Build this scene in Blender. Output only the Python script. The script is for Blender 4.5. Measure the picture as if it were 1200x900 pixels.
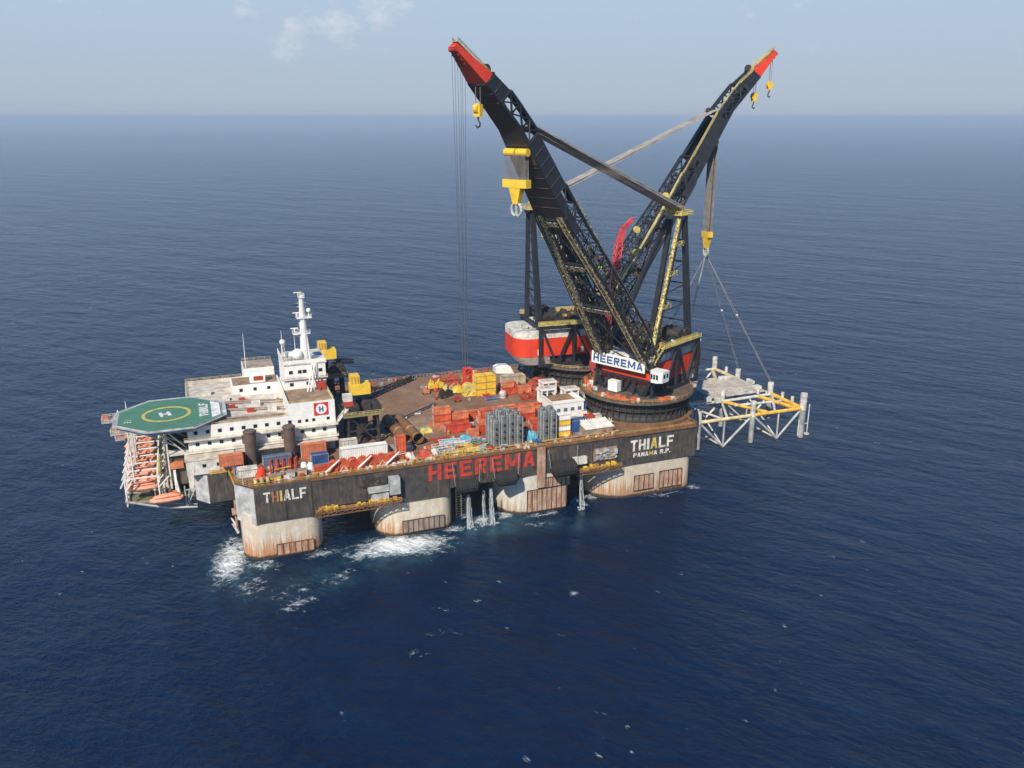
import bpy, math, random
from mathutils import Vector, Matrix
random.seed(7)
R = math.radians
for o in list(bpy.data.objects): bpy.data.objects.remove(o)
S = bpy.context.scene
COL = S.collection
# ------------------------------------------------------------------ camera
cd = bpy.data.cameras.new('camera'); cam = bpy.data.objects.new('camera', cd); COL.objects.link(cam)
cd.lens = 30.0; cd.sensor_width = 36.0; cd.clip_start = 1.0; cd.clip_end = 400000.0
cam.location = (-12.05, -263.77, 139.13)
cam.rotation_euler = (R(90-17.33), 0, R(-20.876))
S.camera = cam
# ------------------------------------------------------------------ light
SUN_AZ, SUN_EL = 229.0, 41.0      # direction TOWARDS the sun, counter-clockwise from +x
sd = bpy.data.lights.new('sun', 'SUN'); sun = bpy.data.objects.new('sun', sd); COL.objects.link(sun)
sd.energy = 5.0; sd.angle = R(0.6); sd.color = (1.0, 0.91, 0.78)
sv = Vector((math.cos(R(SUN_AZ))*math.cos(R(SUN_EL)), math.sin(R(SUN_AZ))*math.cos(R(SUN_EL)), math.sin(R(SUN_EL))))
sun.rotation_euler = (-sv).to_track_quat('-Z', 'Y').to_euler()
W = bpy.data.worlds.new('World'); S.world = W; W.use_nodes = True
nt = W.node_tree; N = nt.nodes; N.clear()
def nn(tree, typ, **kw):
    n = tree.nodes.new(typ)
    for k, v in kw.items():
        if k.startswith('i_'): n.inputs[k[2:].replace('_', ' ')].default_value = v
        else: setattr(n, k, v)
    return n
sky = nn(nt, 'ShaderNodeTexSky', sky_type='NISHITA', sun_disc=False)
sky.sun_elevation = R(SUN_EL); sky.sun_rotation = R(90-SUN_AZ)
sky.air_density = 1.0; sky.dust_density = 0.45; sky.ozone_density = 1.5; sky.altitude = 100
hsv = nn(nt, 'ShaderNodeHueSaturation'); hsv.inputs['Saturation'].default_value = 1.5
nt.links.new(sky.outputs[0], hsv.inputs['Color'])
# thin cumulus puffs low in the sky
tc = nn(nt, 'ShaderNodeTexCoord')
def world_puff(az, el, rad):
    d = Vector((math.cos(R(az))*math.cos(R(el)), math.sin(R(az))*math.cos(R(el)), math.sin(R(el))))
    v = nn(nt, 'ShaderNodeVectorMath', operation='DISTANCE'); v.inputs[1].default_value = d
    nt.links.new(tc.outputs['Generated'], v.inputs[0])
    m = nn(nt, 'ShaderNodeMapRange'); m.inputs['From Min'].default_value = rad; m.inputs['From Max'].default_value = 0.0
    nt.links.new(v.outputs['Value'], m.inputs['Value']); return m.outputs[0]
nz = nn(nt, 'ShaderNodeTexNoise'); nz.inputs['Scale'].default_value = 30; nz.inputs['Detail'].default_value = 10; nz.inputs['Roughness'].default_value = .66
mpn = nn(nt, 'ShaderNodeMapping'); mpn.inputs['Scale'].default_value = (1, 1, 1.7)
nt.links.new(tc.outputs['Generated'], mpn.inputs['Vector']); nt.links.new(mpn.outputs[0], nz.inputs['Vector'])
acc = None
for az, el, rad, st in ((77.2, 7.6, .075, .95), (79.6, 5.6, .06, .8), (82.6, 4.4, .04, .85), (76.2, 4.9, .03, .5), (85, 6.2, .03, .5), (95, 6.6, .10, .25), (52, 6, .14, .2), (60, 12, .3, .18)):
    s = world_puff(az, el, rad)
    m = nn(nt, 'ShaderNodeMath', operation='MULTIPLY'); m.inputs[1].default_value = st; nt.links.new(s, m.inputs[0])
    if acc is None: acc = m.outputs[0]
    else:
        a = nn(nt, 'ShaderNodeMath', operation='MAXIMUM'); nt.links.new(acc, a.inputs[0]); nt.links.new(m.outputs[0], a.inputs[1]); acc = a.outputs[0]
nzc = nn(nt, 'ShaderNodeMath', operation='MULTIPLY_ADD'); nzc.inputs[1].default_value = 2.6; nzc.inputs[2].default_value = -.85; nt.links.new(nz.outputs['Fac'], nzc.inputs[0])
add = nn(nt, 'ShaderNodeMath', operation='ADD'); nt.links.new(acc, add.inputs[0]); nt.links.new(nzc.outputs[0], add.inputs[1])
mr = nn(nt, 'ShaderNodeMapRange'); mr.inputs['From Min'].default_value = .88; mr.inputs['From Max'].default_value = 1.7; mr.inputs['To Max'].default_value = .85
acg = nn(nt, 'ShaderNodeMapRange'); acg.inputs['From Max'].default_value = .12; nt.links.new(acc, acg.inputs['Value'])
nt.links.new(add.outputs[0], mr.inputs['Value'])
mixc = nn(nt, 'ShaderNodeMixRGB'); mixc.inputs['Color2'].default_value = (6.1, 6.2, 6.7, 1)
mrg = nn(nt, 'ShaderNodeMath', operation='MULTIPLY'); nt.links.new(mr.outputs[0], mrg.inputs[0]); nt.links.new(acg.outputs[0], mrg.inputs[1])
nt.links.new(mrg.outputs[0], mixc.inputs['Fac'])
# humid air low over the sea: the clear sky pales towards a blue grey with falling elevation
sepz = nn(nt, 'ShaderNodeSeparateXYZ'); nt.links.new(tc.outputs['Generated'], sepz.inputs[0])
ez = nn(nt, 'ShaderNodeMapRange', interpolation_type='SMOOTHSTEP'); ez.inputs['From Min'].default_value = 0.0; ez.inputs['From Min'].default_value = .10; ez.inputs['From Max'].default_value = .24; ez.inputs['To Min'].default_value = .97; ez.inputs['To Max'].default_value = .0
nt.links.new(sepz.outputs['Z'], ez.inputs['Value'])
hr = nn(nt, 'ShaderNodeMapRange'); hr.inputs['From Min'].default_value = 0.0; hr.inputs['From Max'].default_value = .16; nt.links.new(sepz.outputs['Z'], hr.inputs['Value'])
hc = nn(nt, 'ShaderNodeMixRGB'); hc.inputs['Color1'].default_value = (3.55, 4.1, 5.0, 1); hc.inputs['Color2'].default_value = (3.9, 5.1, 6.4, 1); nt.links.new(hr.outputs[0], hc.inputs['Fac'])
hmix = nn(nt, 'ShaderNodeMixRGB'); nt.links.new(ez.outputs[0], hmix.inputs['Fac']); nt.links.new(hsv.outputs[0], hmix.inputs['Color1']); nt.links.new(hc.outputs[0], hmix.inputs['Color2'])
nt.links.new(hmix.outputs[0], mixc.inputs['Color1'])
bg = nn(nt, 'ShaderNodeBackground'); bg.inputs['Strength'].default_value = 0.102
nt.links.new(mixc.outputs[0], bg.inputs['Color'])
wo = nn(nt, 'ShaderNodeOutputWorld'); nt.links.new(bg.outputs[0], wo.inputs['Surface'])
S.view_settings.view_transform = 'Standard'; S.view_settings.look = 'None'; S.view_settings.exposure = 0.24; S.view_settings.gamma = 1.0
S.render.engine = 'CYCLES'
S.cycles.max_bounces = 6; S.cycles.volume_bounces = 0; S.cycles.volume_max_steps = 64
HAZE_DENSITY = 0.000075

# ------------------------------------------------------------------ materials
MATS = {}
def new_mat(name):
    m = bpy.data.materials.new(name); m.use_nodes = True
    return m, m.node_tree, m.node_tree.nodes['Principled BSDF']
def ramp2(t, src, a, b):
    mr = nn(t, 'ShaderNodeMapRange'); mr.inputs['From Min'].default_value = a; mr.inputs['From Max'].default_value = b
    t.links.new(src, mr.inputs['Value']); return mr.outputs[0]
def noise(t, vec, scale, detail=4, rough=.55):
    n = nn(t, 'ShaderNodeTexNoise'); n.inputs['Scale'].default_value = scale; n.inputs['Detail'].default_value = detail; n.inputs['Roughness'].default_value = rough
    t.links.new(vec, n.inputs['Vector']); return n.outputs['Fac']
def mapping(t, vec, sc):
    m = nn(t, 'ShaderNodeMapping'); m.inputs['Scale'].default_value = sc; t.links.new(vec, m.inputs['Vector']); return m.outputs[0]
def mix(t, fac, c1, c2):
    m = nn(t, 'ShaderNodeMixRGB')
    if isinstance(fac, (int, float)): m.inputs['Fac'].default_value = fac
    else: t.links.new(fac, m.inputs['Fac'])
    for k, c in (('Color1', c1), ('Color2', c2)):
        if isinstance(c, tuple): m.inputs[k].default_value = (*c, 1) if len(c) == 3 else c
        else: t.links.new(c, m.inputs[k])
    return m.outputs[0]
def mul(t, a, b):
    m = nn(t, 'ShaderNodeMath', operation='MULTIPLY')
    for i, v in enumerate((a, b)):
        if isinstance(v, (int, float)): m.inputs[i].default_value = v
        else: t.links.new(v, m.inputs[i])
    return m.outputs[0]
RUST = (.20, .075, .028)
def paint(name, col, rust=.15, grime=.35, rough=.55, streak=True, gscale=.35, metal=0.0, rustcol=RUST, var=.25):
    """weathered marine paint: tone variation, grime, vertical rust streaks"""
    if name in MATS: return MATS[name]
    m, t, b = new_mat(name)
    tc = nn(t, 'ShaderNodeTexCoord'); v = tc.outputs['Object']
    n1 = noise(t, v, gscale, 5); n2 = noise(t, v, gscale*6, 4)
    dark = tuple(c*(1-var*1.6) for c in col); lite = tuple(min(1, c*(1+var*.5)) for c in col)
    c = mix(t, ramp2(t, n1, .35, .68), dark, lite)
    c = mix(t, mul(t, ramp2(t, n2, .45, .75), grime), c, tuple(x*.35+.02 for x in col))
    if rust > 0:
        vs = mapping(t, v, (1.3, 1.3, .16)) if streak else v
        n3 = noise(t, vs, .9, 5, .65); n4 = noise(t, v, .12, 2)
        mk = mul(t, ramp2(t, n3, .66-rust*.45, .76-rust*.3), ramp2(t, n4, .55-rust*.6, .75-rust*.5))
        c = mix(t, mk, c, rustcol)
    t.links.new(c, b.inputs['Base Color'])
    b.inputs['Roughness'].default_value = rough; b.inputs['Metallic'].default_value = metal
    bp = nn(t, 'ShaderNodeBump'); bp.inputs['Strength'].default_value = .25; bp.inputs['Distance'].default_value = .15
    t.links.new(n2, bp.inputs['Height']); t.links.new(bp.outputs[0], b.inputs['Normal'])
    MATS[name] = m; return m
P = paint
hull_dark = P('hull charcoal paint', (.070, .064, .059), .38, .6, .6, rustcol=(.125, .088, .064), var=.35)
hull_grey = P('hull pale grey paint', (.50, .51, .50), .10, .35, .55)
white = P('white paint', (.80, .79, .75), .04, .18, .45, var=.08)
white_dirty = P('weathered white paint', (.70, .67, .60), .22, .35, .55)
tan_roof = P('tan roof coating', (.60, .53, .44), .1, .35, .8, streak=False, rustcol=(.30, .16, .07))
deck_brown = P('rusty deck', (.25, .155, .095), .42, .55, .85, streak=False, gscale=.09, rustcol=(.19, .075, .03))
deck_timber = P('tan deck sheathing', (.31, .215, .14), .25, .5, .85, streak=False)
black = P('crane black paint', (.020, .023, .030), .10, .4, .5)
black_rusty = P('worn black steel', (.032, .030, .030), .30, .5, .65, streak=False, rustcol=(.16, .09, .05))
tub_dark = P('dark grey tub paint', (.050, .048, .045), .25, .5, .6, rustcol=(.10, .07, .05))
red = P('crane red paint', (.68, .050, .018), .04, .2, .45, var=.1)
red2 = P('oxide red paint', (.42, .045, .025), .2, .4, .6)
pink_red = P('faded red crane paint', (.55, .07, .075), .05, .25, .5)
orange = P('orange container paint', (.66, .13, .045), .12, .3, .55)
orange2 = P('faded orange paint', (.66, .22, .10), .2, .3, .6)
lifeboat_or = P('lifeboat orange', (.80, .31, .18), .03, .18, .45, var=.1)
yellow = P('yellow paint', (.80, .52, .045), .08, .2, .5, var=.12)
yellow_lt = P('pale yellow paint', (.68, .56, .16), .12, .3, .55)
cream_y = P('cream yellow walkway paint', (.60, .50, .20), .3, .4, .6, streak=False)
khaki = P('khaki grating', (.24, .21, .12), .4, .6, .8, streak=False, gscale=1.2)
def speckle(name, a, b, sc=.9):
    m, t, bs = new_mat(name); tc = nn(t, 'ShaderNodeTexCoord')
    n = noise(t, tc.outputs['Object'], sc, 3, .7); t.links.new(mix(t, ramp2(t, n, .46, .56), a, b), bs.inputs['Base Color']); bs.inputs['Roughness'].default_value = .8; return m
khaki = speckle('khaki grating', (.035,.032,.028), (.46,.41,.27), 1.1)
stair_y = speckle('yellow stair grating', (.10,.085,.04), (.66,.55,.20), 1.4)
ochre = P('ochre safety rail paint', (.55, .30, .07), .3, .4, .6, streak=False)
blue = P('blue paint', (.035, .09, .26), .06, .3, .5)
blue_gr = P('blue grey tarpaulin', (.10, .17, .27), .1, .4, .7)
cyan = P('turquoise tarpaulin', (.12, .42, .55), .03, .3, .6)
green = P('green paint', (.05, .20, .12), .08, .3, .6)
heli_green = P('helideck green', (.075, .205, .135), .03, .25, .7, streak=False, gscale=.2, var=.12)
heli_yel = P('helideck yellow line', (.62, .52, .12), .0, .3, .7, streak=False)
heli_white = P('helideck white marking', (.75, .77, .74), .0, .25, .7, streak=False)
pale_beam = P('pale jacket coating', (.66, .64, .57), .1, .25, .5)
grey_steel = P('grey steel', (.30, .31, .31), .12, .35, .5)
grey_lt = P('light grey steel', (.45, .46, .45), .1, .3, .5)
slate = P('slate grey rib paint', (.165, .175, .175), .08, .4, .6)
jack_yel = P('jacket yellow', (.78, .46, .06), .05, .2, .5)
jack_cream = P('jacket cream yellow', (.72, .58, .30), .05, .2, .5)
wood = P('timber panel', (.62, .57, .49), .1, .3, .8, streak=False)
pipe_brown = P('rusty pipe brown', (.20, .105, .045), .3, .4, .6)
post_brown = P('brown pedestal paint', (.125, .085, .07), .25, .35, .6)
stain = P('rust stained fender timber', (.50, .34, .24), .45, .5, .75, rustcol=(.28, .10, .04))
stain_grey = P('weathered fender timber', (.32, .25, .20), .35, .5, .8)
rope = P('grey wire rope', (.60, .55, .50), .0, .4, .6)
hoist_m = P('hoist wire rope', (.27, .25, .235), .0, .4, .6)
rope_lt = P('pale wire rope', (.42, .39, .35), .0, .4, .6)
rubber = P('black rubber', (.016, .016, .016), .0, .4, .9)
glass = P('dark window glass', (.02, .03, .04), .0, .1, .15, streak=False)
red_letter = P('worn red lettering', (.58, .055, .03), .34, .6, .6, gscale=.6, rustcol=(.15,.06,.045))
white_letter = P('worn white lettering', (.76, .74, .68), .24, .3, .6, gscale=.6)
yellow_letter = P('worn yellow lettering', (.62, .46, .12), .18, .3, .6)
rust_letter = P('rusty lettering', (.45, .20, .09), .3, .3, .6)
blue_letter = P('blue sign lettering', (.05, .12, .30), .0, .1, .5)
logo_red = P('logo red', (.62, .04, .05), .0, .1, .5)
netting = P('pale safety net', (.42, .45, .45), .0, .2, .8)

def column_mat(name, basecol, low, mid, seed):
    """column shell: pale paint, heavy rust streaks rising from the splash zone, dark weed at the waterline"""
    m, t, b = new_mat(name)
    tc = nn(t, 'ShaderNodeTexCoord'); v = tc.outputs['Object']
    mp = nn(t, 'ShaderNodeMapping'); mp.inputs['Location'].default_value = (seed*13.1, seed*7.7, 0); mp.inputs['Scale'].default_value = (1, 1, 1); t.links.new(v, mp.inputs['Vector']); v = mp.outputs[0]
    sp = nn(t, 'ShaderNodeSeparateXYZ'); t.links.new(v, sp.inputs[0]); z = sp.outputs['Z']
    n1 = noise(t, mapping(t, v, (.5, .5, .10)), 1.0, 6, .6)
    n2 = noise(t, v, .5, 5); n3 = noise(t, mapping(t, v, (1.6, 1.6, .07)), 1.0, 5, .7)
    c = mix(t, ramp2(t, n2, .35, .7), basecol, tuple(x*.72 for x in basecol))
    c = mix(t, mul(t, ramp2(t, n1, .40, .60), .75), c, mid)
    # rust rises from waterline, ragged edge by noise
    ad = nn(t, 'ShaderNodeMath', operation='MULTIPLY_ADD'); ad.inputs[1].default_value = 27.0; ad.inputs[2].default_value = (-7.4, -8.6, -9.8, -8.2)[seed-1]
    t.links.new(n3, ad.inputs[0])
    sb = nn(t, 'ShaderNodeMath', operation='SUBTRACT'); t.links.new(ad.outputs[0], sb.inputs[0]); t.links.new(z, sb.inputs[1])
    c = mix(t, mul(t, ramp2(t, sb.outputs[0], -1.0, 3.5), .85), c, low)
    n5 = noise(t, v, .8, 3)
    wl = nn(t, 'ShaderNodeMath', operation='MULTIPLY_ADD'); wl.inputs[1].default_value = 1.6; wl.inputs[2].default_value = .4; t.links.new(n5, wl.inputs[0])
    sb2 = nn(t, 'ShaderNodeMath', operation='SUBTRACT'); t.links.new(wl.outputs[0], sb2.inputs[0]); t.links.new(z, sb2.inputs[1])
    c = mix(t, ramp2(t, sb2.outputs[0], -.2, .35), c, (.05, .035, .025))
    # plate seams
    br = nn(t, 'ShaderNodeTexBrick'); br.inputs['Scale'].default_value = .3; br.inputs['Mortar Size'].default_value = .008
    br.inputs['Color1'].default_value = (0, 0, 0, 1); br.inputs['Color2'].default_value = (0, 0, 0, 1); br.inputs['Mortar'].default_value = (1, 1, 1, 1)
    cx = nn(t, 'ShaderNodeCombineXYZ'); t.links.new(sp.outputs['X'], cx.inputs[0]); t.links.new(z, cx.inputs[1]); t.links.new(cx.outputs[0], br.inputs['Vector'])
    c = mix(t, mul(t, br.outputs['Fac'], .4), c, tuple(x*.4 for x in mid))
    t.links.new(c, b.inputs['Base Color']); b.inputs['Roughness'].default_value = .6
    return m
col_mats = [column_mat('column paint %s' % w, *a) for w, a in (('a', ((.66, .62, .53), (.42, .15, .04), (.52, .41, .29), 1)),
    ('b', ((.66, .61, .50), (.38, .16, .055), (.55, .43, .30), 2)), ('c', ((.62, .61, .55), (.36, .22, .12), (.52, .47, .39), 3)), ('d', ((.60, .54, .42), (.34, .16, .07), (.52, .43, .31), 4)))]

# ------------------------------------------------------------------ mesh builder
SPLIT = {'hull_skirt','side_stiffener','roof_vent','boom_sheave','winch_drum','platform_gear','roof_unit','winch_machinery','winch_guard','recess_machinery','walkway_fitting','deck_edge_fitting','boom_fitting',
         'side_locker','recess','gallery_winch','slewing_machinery','frame_fitting','guide_post','head_sheave','jib_sheave','bollard','cab_window','small_deck_marking','manhole','saddle','pipe_band','mast_sheave','roof_duct','stand','stiffener','falls','fluke','cross_walkway','stowed_crate','equipment','house_door'}
class MB:
    def __init__(s): s.v = []; s.f = []
    def add(s, vs, fs):
        k = len(s.v); s.v += [tuple(p) for p in vs]; s.f += [tuple(i+k for i in f) for f in fs]; return s
    def box(s, x0, y0, z0, x1, y1, z1):
        return s.add([(x0,y0,z0),(x1,y0,z0),(x1,y1,z0),(x0,y1,z0),(x0,y0,z1),(x1,y0,z1),(x1,y1,z1),(x0,y1,z1)],
                     [(0,3,2,1),(4,5,6,7),(0,1,5,4),(1,2,6,5),(2,3,7,6),(3,0,4,7)])
    def cbox(s, c, d, rz=0.0, ry=0.0):
        M = Matrix.Translation(c) @ Matrix.Rotation(rz, 4, 'Z') @ Matrix.Rotation(ry, 4, 'Y')
        k = len(s.v); s.box(-d[0]/2, -d[1]/2, -d[2]/2, d[0]/2, d[1]/2, d[2]/2)
        s.v[k:] = [tuple(M @ Vector(p)) for p in s.v[k:]]; return s
    def tube(s, p, q, r, r2=None, n=6, caps=True):
        p = Vector(p); q = Vector(q); d = q-p
        if d.length < 1e-6: return s
        r2 = r if r2 is None else r2
        d.normalize(); u = d.cross(Vector((0,0,1)));
        if u.length < .05: u = d.cross(Vector((1,0,0)))
        u.normalize(); w = d.cross(u); vs = []
        for c, rr in ((p, r), (q, r2)):
            for i in range(n):
                a = 2*math.pi*(i+.5)/n; vs.append(c + u*math.cos(a)*rr + w*math.sin(a)*rr)
        fs = [(i, (i+1) % n, n+(i+1) % n, n+i) for i in range(n)]
        if caps: fs += [tuple(range(n))[::-1], tuple(range(n, 2*n))]
        return s.add(vs, fs)
    def path(s, pts, r, n=6):
        for a, b in zip(pts, pts[1:]): s.tube(a, b, r, n=n)
        return s
    def lathe(s, prof, c=(0,0,0), n=32, axis='z', a0=0, cap=True):
        vs = []
        for r, z in prof:
            for i in range(n):
                a = a0+2*math.pi*i/n
                if axis == 'z': vs.append((c[0]+r*math.cos(a), c[1]+r*math.sin(a), c[2]+z))
                elif axis == 'x': vs.append((c[0]+z, c[1]+r*math.cos(a), c[2]+r*math.sin(a)))
                else: vs.append((c[0]+r*math.sin(a), c[1]+z, c[2]+r*math.cos(a)))
        m = len(prof); fs = [(j*n+i, j*n+(i+1) % n, (j+1)*n+(i+1) % n, (j+1)*n+i) for j in range(m-1) for i in range(n)]
        if cap: fs += [tuple(range(n))[::-1], tuple(range((m-1)*n, m*n))]
        return s.add(vs, fs)
    def sphere(s, c, r, n=14, sz=1.0, sx=1.0, sy=1.0):
        k = len(s.v)
        s.lathe([(max(.001, math.sin(math.pi*j/8))*r, -math.cos(math.pi*j/8)*r) for j in range(9)], (0,0,0), n)
        s.v[k:] = [(c[0]+a*sx, c[1]+b*sy, c[2]+d*sz) for a, b, d in s.v[k:]]; return s
    def prism(s, poly, z0, z1):
        n = len(poly); vs = [(x, y, z0) for x, y in poly] + [(x, y, z1) for x, y in poly]
        return s.add(vs, [(i, (i+1) % n, n+(i+1) % n, n+i) for i in range(n)] + [tuple(range(n))[::-1], tuple(range(n, 2*n))])
    def loft(s, rings):
        n = len(rings[0]); vs = [p for r in rings for p in r]; m = len(rings)
        return s.add(vs, [(j*n+i, j*n+(i+1) % n, (j+1)*n+(i+1) % n, (j+1)*n+i) for j in range(m-1) for i in range(n)] + [tuple(range(n))[::-1], tuple(range((m-1)*n, m*n))])
    def plate(s, quad, t=.25):
        q = [Vector(p) for p in quad]; nrm = (q[1]-q[0]).cross(q[-1]-q[0])
        nrm.normalize(); a = [p+nrm*t/2 for p in q]; b = [p-nrm*t/2 for p in q]; n = len(q)
        return s.add(a+b, [tuple(range(n)), tuple(range(n, 2*n))[::-1]] + [(i, n+i, n+(i+1) % n, (i+1) % n) for i in range(n)])
    def rail(s, pts, h=1.1, step=2.5, r=.07):
        for a, b in zip(pts, pts[1:]):
            a = Vector(a); b = Vector(b); L = (b-a).length; k = max(1, int(L/step))
            for i in range(k+1):
                p = a.lerp(b, i/k); s.tube(p, p+Vector((0,0,h)), r, n=4)
            for hh in (h, h*.55): s.tube(a+Vector((0,0,hh)), b+Vector((0,0,hh)), r, n=4)
        return s
    def build(s, name, mat, parent=None, loc=None, smooth=False, label=None):
        if name in SPLIT:      # every loose piece becomes an object of its own
            root = list(range(len(s.v)))
            def find(a):
                while root[a] != a: root[a] = root[root[a]]; a = root[a]
                return a
            for f in s.f:
                r0 = find(f[0])
                for i in f[1:]: root[find(i)] = r0
            comp = {}
            for f in s.f: comp.setdefault(find(f[0]), []).append(f)
            out = None
            for fs in comp.values():
                ids = sorted({i for f in fs for i in f}); mp = {i: k for k, i in enumerate(ids)}
                m = MB(); m.v = [s.v[i] for i in ids]; m.f = [tuple(mp[i] for i in f) for f in fs]
                o = m.build_one(name, mat, parent, loc, smooth, label); out = out or o
            return out
        return s.build_one(name, mat, parent, loc, smooth, label)
    def build_one(s, name, mat, parent=None, loc=None, smooth=False, label=None):
        me = bpy.data.meshes.new(name); me.from_pydata([tuple(p) for p in s.v], [], s.f); me.materials.append(mat)
        me.validate(); me.update()
        import bmesh
        bm = bmesh.new(); bm.from_mesh(me); bmesh.ops.recalc_face_normals(bm, faces=bm.faces); bm.to_mesh(me); bm.free()
        if smooth:
            for p in me.polygons: p.use_smooth = True
            try: me.set_sharp_from_angle(angle=R(35))
            except Exception: pass
        o = bpy.data.objects.new(name, me); COL.objects.link(o)
        if parent is not None: o.parent = parent
        if loc is not None: o.location = loc
        if label: o['label'] = label
        return o
def thing(name, label, cat, loc=(0,0,0), rz=0.0, group=None):
    o = bpy.data.objects.new(name, None); COL.objects.link(o); o.location = loc; o.rotation_euler = (0, 0, rz)
    o.empty_display_size = 1
    o['label'] = label; o['category'] = cat
    if group: o['group'] = group
    return o
def tag(o, label, cat, group=None):
    o['label'] = label; o['category'] = cat
    if group: o['group'] = group
    return o
def struct(o, kind='structure'): o['kind'] = kind; return o
def kids(o): return [c for c in bpy.data.objects if c.parent == o]
def dup(root, loc, rz, label, group=None):
    r = root.copy(); COL.objects.link(r); r.location = loc; r.rotation_euler = (0, 0, rz); r['label'] = label
    if group: r['group'] = group
    for ch in kids(root):
        c = ch.copy(); COL.objects.link(c); c.parent = r
        for g in kids(ch):
            d = g.copy(); COL.objects.link(d); d.parent = c
    return r
T_ = .2   # stroke width of the block capitals, as a share of their height (given per word)
def glyph(c, w, t):
    """polygons of a block capital, height 1, width w, stroke t"""
    t2 = t*.92
    def bx(x0, y0, x1, y1): return [(x0,y0),(x1,y0),(x1,y1),(x0,y1)]
    def dg(x0, y0, x1, y1, h): return [(x0-h/2,y0),(x0+h/2,y0),(x1+h/2,y1),(x1-h/2,y1)]
    L = bx(0,0,t,1)
    if c == 'H': return [L, bx(w-t,0,w,1), bx(t,.5-t2/2,w-t,.5+t2/2)]
    if c == 'E': return [L, bx(t,0,w,t2), bx(t,1-t2,w,1), bx(t,.5-t2/2,w*.9,.5+t2/2)]
    if c == 'F': return [L, bx(t,1-t2,w,1), bx(t,.48-t2/2,w*.88,.48+t2/2)]
    if c == 'L': return [L, bx(t,0,w,t2)]
    if c == 'T': return [bx(0,1-t2,w,1), bx(w/2-t/2,0,w/2+t/2,1-t2)]
    if c == 'I': return [bx(0,0,w,1)]
    if c in 'PR':
        o = [L, bx(t,1-t2,w-t*.5,1), [(w-t,.48+t*.2),(w,.48+t*.7),(w,1-t*.5),(w-t*.5,1),(w-t,1-t2)], bx(t,.42,w-t,.42+t2), [(w-t,.42),(w-t*.4,.42),(w,.48+t*.7),(w-t,.48+t*.2)]]
        if c == 'R': o.append(dg(w-t*.55,0,w*.52,.42,t*1.1))
        return o
    if c == 'A': return [dg(t*.5,0,w/2-t*.18,1,t), dg(w-t*.5,0,w/2+t*.18,1,t), bx(w*.25,.22,w*.75,.22+t2*.9)]
    if c == 'M': return [L, bx(w-t,0,w,1), dg(t*.55,1,w/2,.18,t*1.0), dg(w-t*.55,1,w/2,.18,t*1.0)]
    if c == 'N': return [L, bx(w-t,0,w,1), dg(t*.6,1,w-t*.6,0,t*1.1)]
    if c == '.': return [bx(0,0,w,t2*1.2)]
    return []
def word(name, txt, w, h, M, parent, mats, bold=.04, gap=.2):
    """a word of block capitals fitted to width w and height h, one mesh per letter, raised 5 cm"""
    ws = {'I': .34, 'M': 1.3, ' ': .55, '.': .34}
    adv = [ws.get(c, 1.0) for c in txt]; tot = sum(adv)+gap*(len(txt)-1); u = w/tot; x = 0
    for i, c in enumerate(txt):
        mt = mats[i] if isinstance(mats, (list, tuple)) else mats
        cw = adv[i]*u; mb = MB()
        for kq, pl in enumerate(glyph(c, cw/h, min(.24, .30*u/h if c != 'I' else cw/h))):
            n = len(pl); z1 = .05+.003*kq
            mb.add([M @ Vector((x+a*h, b*h, 0)) for a, b in pl]+[M @ Vector((x+a*h, b*h, z1)) for a, b in pl], [tuple(range(n))[::-1], tuple(range(n, 2*n))]+[(j, (j+1) % n, n+(j+1) % n, n+j) for j in range(n)])
        if mb.f: mb.build(name, mt, parent)
        x += (adv[i]+gap)*u
def side_M(x, y, z):   # text on a face looking towards -y
    return Matrix(((1,0,0,x),(0,0,-1,y),(0,1,0,z),(0,0,0,1)))
D = 26.0

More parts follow.
